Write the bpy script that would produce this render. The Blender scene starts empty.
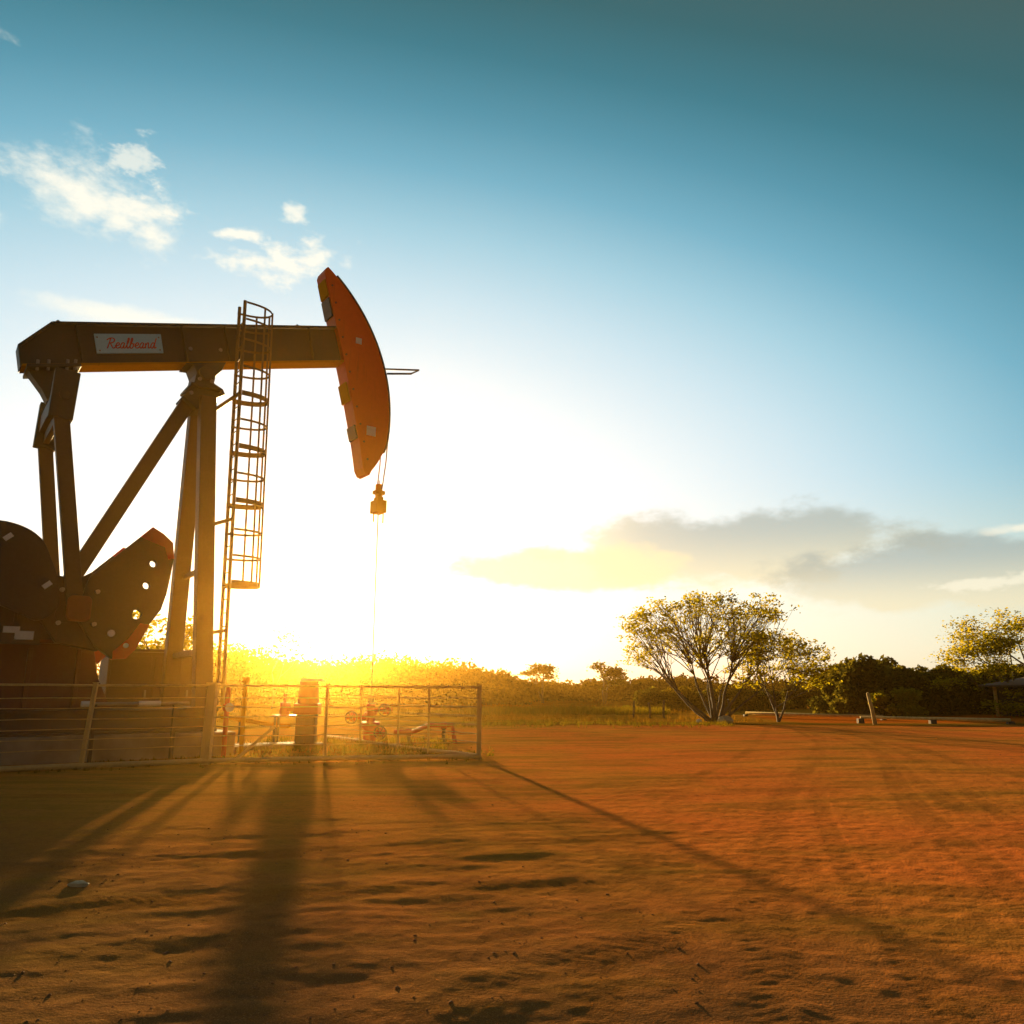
import bpy, math, random
import numpy as np
from mathutils import Vector, Matrix
R = math.radians
random.seed(7)
rng = np.random.default_rng(11)
scene = bpy.context.scene
COL = scene.collection

# ------------------------------------------------------------------ constants
SUN_AZ, SUN_EL = -13.2, 4.8
SUN = Vector((math.sin(R(SUN_AZ)) * math.cos(R(SUN_EL)), math.cos(R(SUN_AZ)) * math.cos(R(SUN_EL)), math.sin(R(SUN_EL))))
EXPOSURE = 1.75

# ------------------------------------------------------------------ tagging
def tag(o, label=None, cat=None, group=None, kind=None):
    if label: o['label'] = label
    if cat: o['category'] = cat
    if group: o['group'] = group
    if kind: o['kind'] = kind
    return o

def empty(name, loc=(0, 0, 0), rz=0.0):
    o = bpy.data.objects.new(name, None)
    o.location = loc
    o.rotation_euler = (0, 0, rz)
    o.empty_display_size = 0.3
    COL.objects.link(o)
    return o

# ------------------------------------------------------------------ mesh builder
class MB:
    def __init__(s):
        s.v = []; s.f = []
    def add(s, vs, fs):
        n = len(s.v)
        s.v += [tuple(p) for p in vs]
        s.f += [tuple(i + n for i in f) for f in fs]
    def box(s, x0, x1, y0, y1, z0, z1):
        s.add([(x0, y0, z0), (x1, y0, z0), (x1, y1, z0), (x0, y1, z0), (x0, y0, z1), (x1, y0, z1), (x1, y1, z1), (x0, y1, z1)],
              [(0, 3, 2, 1), (4, 5, 6, 7), (0, 1, 5, 4), (1, 2, 6, 5), (2, 3, 7, 6), (3, 0, 4, 7)])
        return s
    def bar(s, a, b, wx, wy, ref=(0, 1, 0)):
        a = Vector(a); b = Vector(b); d = (b - a).normalized()
        r = Vector(ref)
        x = d.cross(r)
        if x.length < 1e-4: x = d.cross(Vector((1, 0, 0)))
        x.normalize(); y = d.cross(x).normalized()
        vs = []
        for p in (a, b):
            for i, j in ((-1, -1), (1, -1), (1, 1), (-1, 1)):
                vs.append(p + x * (i * wx / 2) + y * (j * wy / 2))
        s.add(vs, [(0, 1, 2, 3), (7, 6, 5, 4), (0, 4, 5, 1), (1, 5, 6, 2), (2, 6, 7, 3), (3, 7, 4, 0)])
        return s
    def tube(s, pts, r, n=8, cap=True):
        pts = [Vector(p) for p in pts]
        rs = r if isinstance(r, (list, tuple)) else [r] * len(pts)
        up = None; rings = []
        base = len(s.v)
        for i, p in enumerate(pts):
            d = (pts[min(i + 1, len(pts) - 1)] - pts[max(i - 1, 0)]).normalized()
            if up is None:
                up = d.orthogonal().normalized()
            else:
                up = (up - d * up.dot(d))
                up = up.normalized() if up.length > 1e-5 else d.orthogonal().normalized()
            w = d.cross(up)
            for k in range(n):
                a = 2 * math.pi * k / n
                q = p + (up * math.cos(a) + w * math.sin(a)) * rs[i]
                s.v.append((q.x, q.y, q.z))
        for i in range(len(pts) - 1):
            for k in range(n):
                k2 = (k + 1) % n
                s.f.append((base + i * n + k, base + i * n + k2, base + (i + 1) * n + k2, base + (i + 1) * n + k))
        if cap:
            s.f.append(tuple(base + k for k in reversed(range(n))))
            e = base + (len(pts) - 1) * n
            s.f.append(tuple(e + k for k in range(n)))
        return s
    def prism(s, poly, y0, y1):
        # polygon of (x,z) extruded along y
        n = len(poly)
        ar = sum(poly[i][0] * poly[(i + 1) % n][1] - poly[(i + 1) % n][0] * poly[i][1] for i in range(n))
        if ar < 0: poly = poly[::-1]
        vs = [(x, y0, z) for x, z in poly] + [(x, y1, z) for x, z in poly]
        fs = [tuple(range(n)), tuple(reversed(range(n, 2 * n)))]
        fs += [(i, i + n, (i + 1) % n + n, (i + 1) % n) for i in range(n)]
        s.add(vs, fs)
        return s
    def prism_holes(s, poly, holes, y0, y1):
        # like prism, with round holes (x, z, r) right through
        from mathutils.geometry import tessellate_polygon
        loops = [[Vector((x, z, 0)) for x, z in poly]]
        for hx, hz, r in holes:
            loops.append([Vector((hx + r * math.cos(-k * math.pi / 6), hz + r * math.sin(-k * math.pi / 6), 0)) for k in range(12)])
        flat = [p for l in loops for p in l]
        tris = tessellate_polygon(loops)
        n = len(flat)
        fs = [tuple(x) for x in tris] + [tuple(i + n for i in reversed(x)) for x in tris]
        b = 0
        for l in loops:
            m_ = len(l)
            fs += [(b + i, b + i + n, b + (i + 1) % m_ + n, b + (i + 1) % m_) for i in range(m_)]
            b += m_
        s.add([(p.x, y0, p.y) for p in flat] + [(p.x, y1, p.y) for p in flat], fs)
        return s
    def build(s, name, m, parent=None, bevel=0.0, smooth=False):
        me = bpy.data.meshes.new(name)
        me.from_pydata(s.v, [], s.f)
        me.update()
        if m: me.materials.append(m)
        if smooth:
            me.polygons.foreach_set('use_smooth', [True] * len(me.polygons))
        o = bpy.data.objects.new(name, me)
        COL.objects.link(o)
        if parent: o.parent = parent
        if bevel:
            b = o.modifiers.new('Bevel', 'BEVEL'); b.width = bevel; b.segments = 2; b.limit_method = 'ANGLE'
        return o

def np_mesh(name, verts, faces, m, parent=None, smooth=False):
    me = bpy.data.meshes.new(name)
    nv, nf, k = len(verts), len(faces), faces.shape[1]
    me.vertices.add(nv)
    me.vertices.foreach_set('co', np.ascontiguousarray(verts, dtype=np.float32).ravel())
    me.loops.add(nf * k)
    me.loops.foreach_set('vertex_index', np.ascontiguousarray(faces, dtype=np.int32).ravel())
    me.polygons.add(nf)
    me.polygons.foreach_set('loop_start', np.arange(0, nf * k, k, dtype=np.int32))
    me.polygons.foreach_set('loop_total', np.full(nf, k, dtype=np.int32))
    if smooth:
        me.polygons.foreach_set('use_smooth', np.ones(nf, dtype=bool))
    me.update(calc_edges=True)
    if isinstance(m, (list, tuple)):
        for x in m: me.materials.append(x)
    elif m: me.materials.append(m)
    o = bpy.data.objects.new(name, me)
    COL.objects.link(o)
    if parent: o.parent = parent
    return o

# ------------------------------------------------------------------ materials
class NT:
    """tiny helper for node trees"""
    def __init__(s, tree):
        s.t = tree; tree.nodes.clear()
    def n(s, typ, **kw):
        nd = s.t.nodes.new(typ)
        for k, v in kw.items():
            if k.startswith('i_'):
                key = k[2:]
                key = int(key) if key.isdigit() else key.replace('_', ' ')
                if isinstance(v, bpy.types.NodeSocket): s.t.links.new(v, nd.inputs[key])
                else: nd.inputs[key].default_value = v
            else: setattr(nd, k, v)
        return nd
    def link(s, a, b): s.t.links.new(a, b)
    def math(s, op, a, b=None, clamp=False):
        nd = s.t.nodes.new('ShaderNodeMath'); nd.operation = op; nd.use_clamp = clamp
        for i, x in enumerate((a, b)):
            if x is None: continue
            if isinstance(x, bpy.types.NodeSocket): s.t.links.new(x, nd.inputs[i])
            else: nd.inputs[i].default_value = x
        return nd.outputs[0]
    def mix(s, fac, a, b, mode='MIX'):
        nd = s.t.nodes.new('ShaderNodeMix'); nd.data_type = 'RGBA'; nd.blend_type = mode
        for i, x in ((0, fac), (6, a), (7, b)):
            if isinstance(x, bpy.types.NodeSocket): s.t.links.new(x, nd.inputs[i])
            elif i == 0: nd.inputs[i].default_value = x
            else: nd.inputs[i].default_value = (*x, 1) if len(x) == 3 else x
        return nd.outputs[2]
    def ramp(s, fac, stops, interp='LINEAR'):
        nd = s.t.nodes.new('ShaderNodeValToRGB'); cr = nd.color_ramp; cr.interpolation = interp
        while len(cr.elements) > 1: cr.elements.remove(cr.elements[-1])
        for i, (p, c) in enumerate(stops):
            e = cr.elements[0] if i == 0 else cr.elements.new(p)
            e.position = p
            e.color = (*c, 1) if hasattr(c, '__len__') else (c, c, c, 1)
        s.t.links.new(fac, nd.inputs[0])
        return nd.outputs[0]
    def sstep(s, x, lo, hi):
        nd = s.t.nodes.new('ShaderNodeMapRange'); nd.interpolation_type = 'SMOOTHSTEP'
        s.t.links.new(x, nd.inputs[0]); nd.inputs[1].default_value = lo; nd.inputs[2].default_value = hi
        return nd.outputs[0]

def new_mat(name):
    m = bpy.data.materials.new(name); m.use_nodes = True
    return m, NT(m.node_tree)

def paint(name, c, rough=0.5, metal=0.0, wear=0.35, wear_col=(0.16, 0.09, 0.045), scale=2.2, spec=0.4):
    """painted steel with dust and rust blotches"""
    m, t = new_mat(name)
    tc = t.n('ShaderNodeTexCoord')
    n1 = t.n('ShaderNodeTexNoise', i_Vector=tc.outputs['Object'], i_Scale=scale, i_Detail=6.0, i_Roughness=0.65)
    n2 = t.n('ShaderNodeTexNoise', i_Vector=tc.outputs['Object'], i_Scale=scale * 9, i_Detail=4.0)
    fac = t.sstep(n1.outputs[0], 0.52, 0.78)
    fac = t.math('MULTIPLY', fac, wear)
    col = t.mix(fac, c, wear_col)
    col = t.mix(t.math('MULTIPLY', n2.outputs[0], 0.35), col, tuple(x * 0.55 for x in c))
    mp = t.n('ShaderNodeMapping', i_Vector=tc.outputs['Object']); mp.inputs['Scale'].default_value = (7.0, 7.0, 0.55)
    n3 = t.n('ShaderNodeTexNoise', i_Vector=mp.outputs[0], i_Scale=1.6, i_Detail=5.0, i_Roughness=0.7)
    col = t.mix(t.math('MULTIPLY', t.sstep(n3.outputs[0], 0.54, 0.72), min(1.0, wear * 1.1)), col, tuple(0.6 * x + 0.15 * y for x, y in zip(wear_col, c)))
    b = t.n('ShaderNodeBsdfPrincipled', i_Base_Color=col, i_Roughness=rough, i_Metallic=metal)
    b.inputs['Specular IOR Level'].default_value = spec
    t.link(t.math('ADD', t.math('MULTIPLY', n2.outputs[0], 0.25), rough - 0.1), b.inputs['Roughness'])
    bp = t.n('ShaderNodeBump', i_Height=n2.outputs[0], i_Strength=0.12, i_Distance=0.01)
    t.link(bp.outputs[0], b.inputs['Normal'])
    o = t.n('ShaderNodeOutputMaterial'); t.link(b.outputs[0], o.inputs[0])
    return m

def leaf_mat(name, c1, c2, trans=0.45):
    m, t = new_mat(name)
    g = t.n('ShaderNodeNewGeometry')
    tc = t.n('ShaderNodeTexCoord')
    n = t.n('ShaderNodeTexNoise', i_Vector=tc.outputs['Object'], i_Scale=0.9, i_Detail=3.0)
    f = t.math('ADD', t.math('MULTIPLY', g.outputs['Random Per Island'], 0.5), t.math('MULTIPLY', n.outputs[0], 0.5))
    col = t.mix(t.sstep(f, 0.25, 0.75), c1, c2)
    d = t.n('ShaderNodeBsdfDiffuse', i_Color=col)
    tr = t.n('ShaderNodeBsdfTranslucent', i_Color=t.mix(1.0, col, (1.5, 1.35, 0.55), 'MULTIPLY'))
    mx = t.n('ShaderNodeMixShader', i_0=trans, i_1=d.outputs[0], i_2=tr.outputs[0])
    o = t.n('ShaderNodeOutputMaterial'); t.link(mx.outputs[0], o.inputs[0])
    return m

def bark_mat(name, c):
    m, t = new_mat(name)
    tc = t.n('ShaderNodeTexCoord')
    n = t.n('ShaderNodeTexNoise', i_Vector=tc.outputs['Object'], i_Scale=6.0, i_Detail=6.0)
    col = t.mix(n.outputs[0], tuple(x * 0.5 for x in c), tuple(x * 1.5 for x in c))
    b = t.n('ShaderNodeBsdfPrincipled', i_Base_Color=col, i_Roughness=0.9)
    bp = t.n('ShaderNodeBump', i_Height=n.outputs[0], i_Strength=0.5, i_Distance=0.03)
    t.link(bp.outputs[0], b.inputs['Normal'])
    o = t.n('ShaderNodeOutputMaterial'); t.link(b.outputs[0], o.inputs[0])
    return m

M = {}
M['olive'] = paint('olive_paint', (0.056, 0.058, 0.036), 0.55, wear=0.5, wear_col=(0.12, 0.07, 0.03))
M['brown'] = paint('brown_paint', (0.105, 0.062, 0.024), 0.55, wear=0.5)
M['dark'] = paint('dark_paint', (0.045, 0.035, 0.025), 0.55, wear=0.5, wear_col=(0.11, 0.05, 0.025))
M['maroon'] = paint('maroon_paint', (0.12, 0.032, 0.018), 0.55, wear=0.4)
M['orange'] = paint('orange_paint', (0.92, 0.115, 0.006), 0.5, wear=0.3, wear_col=(0.55, 0.09, 0.01), scale=1.1, spec=0.2)
M['redtip'] = paint('red_tip_paint', (0.60, 0.045, 0.015), 0.5, wear=0.3)
M['rust'] = paint('rust_red_paint', (0.24, 0.055, 0.018), 0.6, wear=0.6)
M['yellow'] = paint('yellow_paint', (0.62, 0.27, 0.006), 0.85, wear=0.4, wear_col=(0.30, 0.14, 0.01), spec=0.0)
M['yellowdull'] = paint('dull_yellow_paint', (0.26, 0.16, 0.035), 0.55, wear=0.5)
M['galv'] = paint('galvanised_steel', (0.30, 0.28, 0.24), 0.45, metal=0.6, wear=0.3)
M['white'] = paint('white_plate', (0.82, 0.82, 0.78), 0.5, wear=0.12, wear_col=(0.4, 0.33, 0.25))
M['sign'] = paint('pale_blue_sign', (0.44, 0.80, 0.98), 0.45, wear=0.12, wear_col=(0.55, 0.55, 0.5))
M['redink'] = paint('red_lettering', (0.62, 0.06, 0.05), 0.5, wear=0.1)
M['fence'] = paint('sandy_fence_paint', (0.62, 0.42, 0.17), 0.7, wear=0.4, wear_col=(0.40, 0.18, 0.06))
M['wire'] = paint('fence_wire_steel', (0.55, 0.38, 0.18), 0.5, metal=0.2, wear=0.4)
M['red'] = paint('red_valve_paint', (0.55, 0.05, 0.02), 0.5, wear=0.4)
M['wood'] = bark_mat('weathered_wood', (0.60, 0.40, 0.12))
M['sunlit_log'] = bark_mat('sunlit_wood', (0.80, 0.58, 0.22))  # wood colour raised to stand in for sunlight on the pole's top
M['thatch'] = bark_mat('brown_roof', (0.07, 0.042, 0.022))
M['cast'] = paint('cast_iron_paint', (0.034, 0.033, 0.024), 0.6, wear=0.4, wear_col=(0.08, 0.05, 0.03))
M['hanger'] = paint('bright_yellow_paint', (0.85, 0.42, 0.01), 0.7, wear=0.2, spec=0.1)
M['bark'] = bark_mat('grey_bark', (0.10, 0.075, 0.05))
M['leaf'] = leaf_mat('yellow_green_leaves', (0.19, 0.18, 0.012), (0.33, 0.28, 0.016), 0.6)
M['leaf2'] = leaf_mat('olive_leaves', (0.10, 0.075, 0.010), (0.20, 0.14, 0.014), 0.45)
M['leafdark'] = leaf_mat('dark_leaves', (0.040, 0.040, 0.012), (0.14, 0.12, 0.022), 0.42)
M['leaflight'] = leaf_mat('bright_leaves', (0.18, 0.17, 0.015), (0.28, 0.24, 0.02), 0.45)
M['wood_far'] = leaf_mat('far_scrub_leaves', (0.07, 0.045, 0.007), (0.15, 0.095, 0.010), 0.14)
M['grass'] = leaf_mat('dry_grass', (0.17, 0.085, 0.010), (0.27, 0.14, 0.016), 0.3)
M['greengrass'] = leaf_mat('green_grass', (0.09, 0.075, 0.008), (0.17, 0.12, 0.012), 0.4)

def concrete_mat():
    m, t = new_mat('stained_concrete')
    tc = t.n('ShaderNodeTexCoord')
    n = t.n('ShaderNodeTexNoise', i_Vector=tc.outputs['Object'], i_Scale=1.7, i_Detail=7.0)
    n2 = t.n('ShaderNodeTexNoise', i_Vector=tc.outputs['Object'], i_Scale=30.0, i_Detail=3.0)
    col = t.ramp(n.outputs[0], [(0.3, (0.20, 0.14, 0.09)), (0.6, (0.36, 0.28, 0.19)), (0.75, (0.42, 0.34, 0.24))])
    b = t.n('ShaderNodeBsdfPrincipled', i_Base_Color=col, i_Roughness=0.9)
    bp = t.n('ShaderNodeBump', i_Height=n2.outputs[0], i_Strength=0.3, i_Distance=0.01)
    t.link(bp.outputs[0], b.inputs['Normal'])
    o = t.n('ShaderNodeOutputMaterial'); t.link(b.outputs[0], o.inputs[0])
    return m
M['concrete'] = concrete_mat()

M['dirtycon'] = bark_mat('earthy_concrete', (0.20, 0.10, 0.035))
# ------------------------------------------------------------------ camera
cam = bpy.data.cameras.new('Camera')
cam.sensor_width = 36; cam.lens = 800 / 1024 * 36
cam.clip_end = 5000; cam.clip_start = 0.05
camo = bpy.data.objects.new('Camera', cam); COL.objects.link(camo)
camo.location = (0, 0, 1.3)
camo.rotation_euler = (R(90) + math.atan(178 / 800), 0, 0)
scene.camera = camo

# ------------------------------------------------------------------ numpy noise
def hash2(ix, iy, seed):
    h = (ix.astype(np.int64) * 374761393 + iy.astype(np.int64) * 668265263 + seed * 974711) & 0xffffffff
    h = ((h ^ (h >> 13)) * 1274126177) & 0xffffffff
    return ((h ^ (h >> 16)) & 0xffff) / 65535.0
def vnoise(x, y, seed=0):
    ix = np.floor(x); iy = np.floor(y)
    fx = x - ix; fy = y - iy
    fx = fx * fx * fx * (fx * (fx * 6 - 15) + 10); fy = fy * fy * fy * (fy * (fy * 6 - 15) + 10)
    a = hash2(ix, iy, seed); b = hash2(ix + 1, iy, seed); c = hash2(ix, iy + 1, seed); d = hash2(ix + 1, iy + 1, seed)
    return (a * (1 - fx) + b * fx) * (1 - fy) + (c * (1 - fx) + d * fx) * fy - 0.5
def fbm(x, y, seed=0, oct=3):
    s = 0; a = 1.0
    for i in range(oct):
        s = s + a * vnoise(x * 2 ** i + 13.7 * i, y * 2 ** i + 7.1 * i, seed + i); a *= 0.5
    return s
def sm(x, a, b):
    t = np.clip((x - a) / (b - a), 0, 1)
    return t * t * (3 - 2 * t)

def catmull(pts, n=14):
    out = []
    P = [pts[0]] + list(pts) + [pts[-1]]
    for i in range(1, len(P) - 2):
        for k in range(n):
            t = k / n
            o = []
            for c in range(2):
                p0, p1, p2, p3 = P[i - 1][c], P[i][c], P[i + 1][c], P[i + 2][c]
                o.append(0.5 * (2 * p1 + (p2 - p0) * t + (2 * p0 - 5 * p1 + 4 * p2 - p3) * t * t + (3 * p1 - p0 - 3 * p2 + p3) * t ** 3))
            out.append(o)
    out.append(list(pts[-1]))
    return np.array(out)

def polydist(x, y, pl):
    """signed distance and arc length to a polyline"""
    best = np.full(x.shape, 1e9); sgn = np.zeros(x.shape); arc = np.zeros(x.shape); s0 = 0
    for i in range(len(pl) - 1):
        ax, ay = pl[i]; bx, by = pl[i + 1]
        dx, dy = bx - ax, by - ay; L = math.hypot(dx, dy)
        t = np.clip(((x - ax) * dx + (y - ay) * dy) / (L * L), 0, 1)
        ex = x - ax - t * dx; ey = y - ay - t * dy
        d = np.hypot(ex, ey)
        m = d < best
        best[m] = d[m]; sgn[m] = np.sign(dx * ey - dy * ex)[m]; arc[m] = (s0 + t * L)[m]
        s0 += L
    return best * np.where(sgn == 0, 1, sgn), arc

TRACKS = [  # centre lines of tyre tracks across the yard: points, half width, depth, tread
    ([(0.9, 1.0), (1.15, 3.6), (1.95, 6.5), (3.6, 11.0), (5.6, 15.5), (8.2, 22.0), (10.5, 30.0)], 0.17, 0.016, 1),
    ([(2.5, 1.0), (2.85, 3.6), (3.6, 6.5), (5.1, 11.0), (7.0, 15.5), (9.4, 21.5), (11.8, 30.0)], 0.17, 0.016, 1),
    ([(4.0, 4.5), (4.6, 8.0), (6.0, 12.5), (8.3, 20.0), (9.6, 30.0)], 0.15, 0.010, 1),
    ([(7.0, 5.5), (7.2, 9.0), (8.0, 14.0), (9.3, 21.0), (11.0, 31.0)], 0.15, 0.010, 0),
    ([(14.0, 8.0), (11.5, 13.5), (10.2, 20.0), (10.9, 31.0)], 0.16, 0.010, 0),
    ([(16.0, 9.5), (13.2, 14.5), (11.9, 20.5), (12.2, 31.0)], 0.16, 0.010, 0),
    ([(-5.2, 4.2), (-3.6, 5.0), (-1.6, 5.7), (0.8, 6.0), (3.0, 5.8), (6, 5.0)], 0.18, 0.012, 1),
    ([(-6.0, 5.7), (-3.6, 6.5), (-1.2, 7.3), (1.5, 7.9), (5.0, 8.2), (9.0, 7.9)], 0.18, 0.010, 0),
    ([(-3.0, 2.7), (-1.9, 3.0), (-0.6, 3.6), (1.0, 4.9), (2.4, 6.8)], 0.16, 0.016, 1),
    ([(1.6, 2.0), (1.9, 4.0), (3.0, 8.0), (4.9, 13.5), (7.4, 20.0), (9.9, 30.0)], 0.10, 0.012, 1),
    ([(3.4, 2.6), (3.9, 5.0), (5.2, 9.0), (7.2, 14.5), (9.0, 20.5), (11.3, 30.0)], 0.10, 0.012, 1),
    ([(0.2, 1.6), (0.3, 3.4), (1.2, 7.5), (2.9, 13.0), (5.5, 19.0), (9.0, 29.0)], 0.12, 0.010, 1),
    ([(5.6, 4.0), (5.9, 7.5), (7.4, 13.0), (9.2, 19.0), (10.4, 26.0)], 0.11, 0.010, 0),
    ([(-7, 10.6), (-3, 10.9), (2, 11.3), (7, 11.2), (14, 10.3)], 0.2, 0.008, 0),
    ([(-6, 12.6), (-2, 12.5), (3, 12.9), (9, 13.2), (16, 12.6)], 0.2, 0.008, 0),
]
TRACKS = [(catmull(p), w, d * 0.085, t) for p, w, d, t in TRACKS]

def ground_h(x, y, detail=True):
    r = np.hypot(x, y)
    h = 0.10 * vnoise(x / 9.0, y / 9.0, 3) * sm(r, 1, 8) + 0.022 * vnoise(x / 2.7, y / 2.7, 5)
    h = h + 0.9 * vnoise(x / 60.0, y / 60.0, 9) * sm(r, 36, 80)
    if not detail: return h
    near = 1 - sm(r, 9, 26)
    # wind and wheel ridges lying across the view, broken up
    a = R(12); u = x * math.cos(a) + y * math.sin(a); v = -x * math.sin(a) + y * math.cos(a)
    v2 = v + 0.25 * vnoise(x / 1.3, y / 1.3, 21)
    left = 1 - sm(x - 0.12 * y, -1.2, 1.5)
    h = h + (0.05 + 0.48 * left * (1 - sm(r, 5, 12))) * near * (0.040 * vnoise(u / 0.75, v2 / 0.30, 31) + 0.016 * vnoise(u / 0.35, v2 / 0.12, 33))
    h = h + (1 - sm(r, 14, 40)) * 0.006 * vnoise(u / 1.2, v2 / 0.7, 37)
    h = h + near * (0.0035 * vnoise(x / 0.15, y / 0.13, 41) + 0.004 * vnoise(x / 0.07, y / 0.07, 43))
    h = h + near * 0.014 * np.maximum(0, vnoise(x / 0.21, y / 0.21, 47) + vnoise(x / 1.9, y / 1.9, 48) * 0.5 - 0.32)
    tr = np.zeros_like(h)
    idx = np.nonzero(r < 34)[0]
    xs, ys = x[idx], y[idx]
    for pl, w, dep, tread in TRACKS:
        d, s = polydist(xs, ys, pl)
        ad = np.abs(d)
        ins = 1 - sm(ad, w * 0.75, w * 1.05)
        berm = np.exp(-((ad - w * 1.35) / (w * 0.3)) ** 2)
        brk = 0.35 + 0.65 * sm(vnoise(xs / 1.7, ys / 1.7, int(w * 1000) + len(pl)), -0.35, 0.25)
        dh = brk * (-dep * ins + 0.55 * dep * berm)
        if tread:
            ph = s / 0.085 + np.abs(d) / 0.12
            dh = dh + brk * ins * dep * 0.7 * np.sign(np.sin(2 * math.pi * ph)) * (np.abs(d) > 0.02)
        h[idx] += dh
        tr[idx] = np.maximum(tr[idx], ins * brk)
    return h, tr

def gh(x, y):
    return float(ground_h(np.array([float(x)]), np.array([float(y)]))[0][0])

# ------------------------------------------------------------------ ground
def build_ground():
    rad = np.concatenate([np.geomspace(0.25, 2.0, 18, endpoint=False), np.geomspace(2.0, 13, 430, endpoint=False),
                          np.geomspace(13, 60, 150, endpoint=False), np.geomspace(60, 640, 50)])
    th = np.concatenate([np.linspace(-50, 50, 700, endpoint=False), np.linspace(50, 310, 90, endpoint=False)])
    th = np.radians(th)
    nr, nt = len(rad), len(th)
    A, B = np.meshgrid(rad, th, indexing='ij')
    x = (A * np.sin(B)).ravel(); y = (A * np.cos(B)).ravel()
    h, tr = ground_h(x, y)
    verts = np.stack([x, y, h], 1)
    i = np.arange(nr - 1)[:, None] * nt; j = np.arange(nt)[None, :]; j2 = (j + 1) % nt
    faces = np.stack([i + j, i + j2, i + nt + j2, i + nt + j], -1).reshape(-1, 4)[:, ::-1]
    verts = np.vstack([verts, [[0, 0, float(h[:nt].mean())]]])
    # centre disc: fill with quads of two rim verts + centre (degenerate free: triangles as quads avoided)
    m, t = new_mat('laterite_ground')
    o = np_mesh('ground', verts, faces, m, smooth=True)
    me = o.data
    at = me.attributes.new('track', 'FLOAT', 'POINT')
    at.data.foreach_set('value', np.append(tr, 0).astype(np.float32))
    # ----- shader
    tc = t.n('ShaderNodeTexCoord'); P = tc.outputs['Object']
    sep = t.n('ShaderNodeSeparateXYZ', i_0=P)
    X, Y = sep.outputs[0], sep.outputs[1]
    def noise(scale, detail=5.0, vec=P, rough=0.55):
        return t.n('ShaderNodeTexNoise', i_Vector=vec, i_Scale=scale, i_Detail=detail, i_Roughness=rough).outputs[0]
    nA = noise(0.22); nB = noise(1.3); nC = noise(9.0, 6.0, rough=0.7); nD = noise(60.0, 3.0)
    # streaks lying across the view
    mp = t.n('ShaderNodeMapping', i_Vector=P); mp.inputs['Scale'].default_value = (0.35, 1.6, 1); mp.inputs['Rotation'].default_value = (0, 0, R(-8))
    nS = noise(1.1, 6.0, mp.outputs[0], 0.65)
    red = t.mix(t.sstep(nA, 0.35, 0.65), (0.78, 0.190, 0.034), (0.70, 0.235, 0.034))
    red = t.mix(t.math('MULTIPLY', t.sstep(nS, 0.45, 0.68), 0.55), red, (0.34, 0.125, 0.020))
    red = t.mix(t.math('MULTIPLY', t.sstep(nB, 0.56, 0.70), 0.40), red, (0.20, 0.115, 0.012))
    # sandier, paler on the left half of the yard
    lf = t.math('MULTIPLY', t.sstep(t.math('ADD', t.math('SUBTRACT', 0.0, X), t.math('MULTIPLY', nA, 3.0)), -1.5, 6.0), 0.6)
    red = t.mix(lf, red, (0.44, 0.22, 0.038))
    red = t.mix(t.math('MULTIPLY', t.sstep(nC, 0.45, 0.75), 0.45), red, (0.16, 0.075, 0.022))
    red = t.mix(t.math('MULTIPLY', t.sstep(nD, 0.55, 0.8), 0.3), red, (0.66, 0.27, 0.05))
    # lens vignetting painted into the ground colour: darker towards the near left corner
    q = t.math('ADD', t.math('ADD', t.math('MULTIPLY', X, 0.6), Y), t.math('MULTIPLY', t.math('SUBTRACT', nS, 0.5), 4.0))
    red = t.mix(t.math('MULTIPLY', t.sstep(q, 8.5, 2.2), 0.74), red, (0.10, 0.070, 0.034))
    olive = t.math('MULTIPLY', t.math('MULTIPLY', t.sstep(nS, 0.42, 0.62), t.sstep(nA, 0.40, 0.6)), 0.5)
    red = t.mix(olive, red, (0.22, 0.13, 0.018))
    att = t.n('ShaderNodeAttribute', attribute_name='track')
    red = t.mix(t.math('MULTIPLY', t.math('MULTIPLY', att.outputs['Fac'], t.sstep(nB, 0.30, 0.62)), 0.55), red, (0.27, 0.10, 0.018))
    nE = noise(170.0, 2.0); nF = noise(24.0, 5.0, rough=0.75)
    red = t.mix(t.math('MULTIPLY', t.sstep(nE, 0.50, 0.72), 0.45), red, (0.10, 0.050, 0.020))
    red = t.mix(t.math('MULTIPLY', t.sstep(nE, 0.46, 0.30), 0.30), red, (0.80, 0.42, 0.14))
    red = t.mix(t.math('MULTIPLY', t.sstep(nF, 0.54, 0.70), 0.45), red, (0.15, 0.075, 0.025))
    # the field beyond the yard: dry grass soil with green strips and red earth road
    edge = t.math('ADD', Y, t.math('MULTIPLY', t.math('SUBTRACT', nA, 0.5), 6.0))
    edge = t.math('ADD', edge, t.math('MULTIPLY', t.sstep(X, -8.0, -14.0), 16.0))
    f1 = t.sstep(edge, 30.0, 33.0)
    field = t.mix(t.sstep(nB, 0.4, 0.65), (0.40, 0.17, 0.014), (0.25, 0.15, 0.014))
    field = t.mix(t.math('MULTIPLY', t.sstep(nA, 0.5, 0.62), 0.7), field, (0.13, 0.11, 0.010))
    far = t.sstep(Y, 55.0, 75.0)
    field = t.mix(far, field, t.mix(t.sstep(nA, 0.4, 0.6), (0.50, 0.20, 0.016), (0.40, 0.14, 0.012)))
    gs = t.math('MULTIPLY', t.math('MULTIPLY', t.sstep(edge, 30.0, 31.5), t.sstep(edge, 35.0, 33.0)), 0.75)
    col = t.mix(t.math('MULTIPLY', f1, 0.85), red, field)
    col = t.mix(gs, col, (0.13, 0.075, 0.010))
    road = t.math('MULTIPLY', t.sstep(X, 11.0, 13.0), t.math('MULTIPLY', t.sstep(Y, 33.0, 35.0), t.sstep(Y, 44.0, 41.0)))
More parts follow.
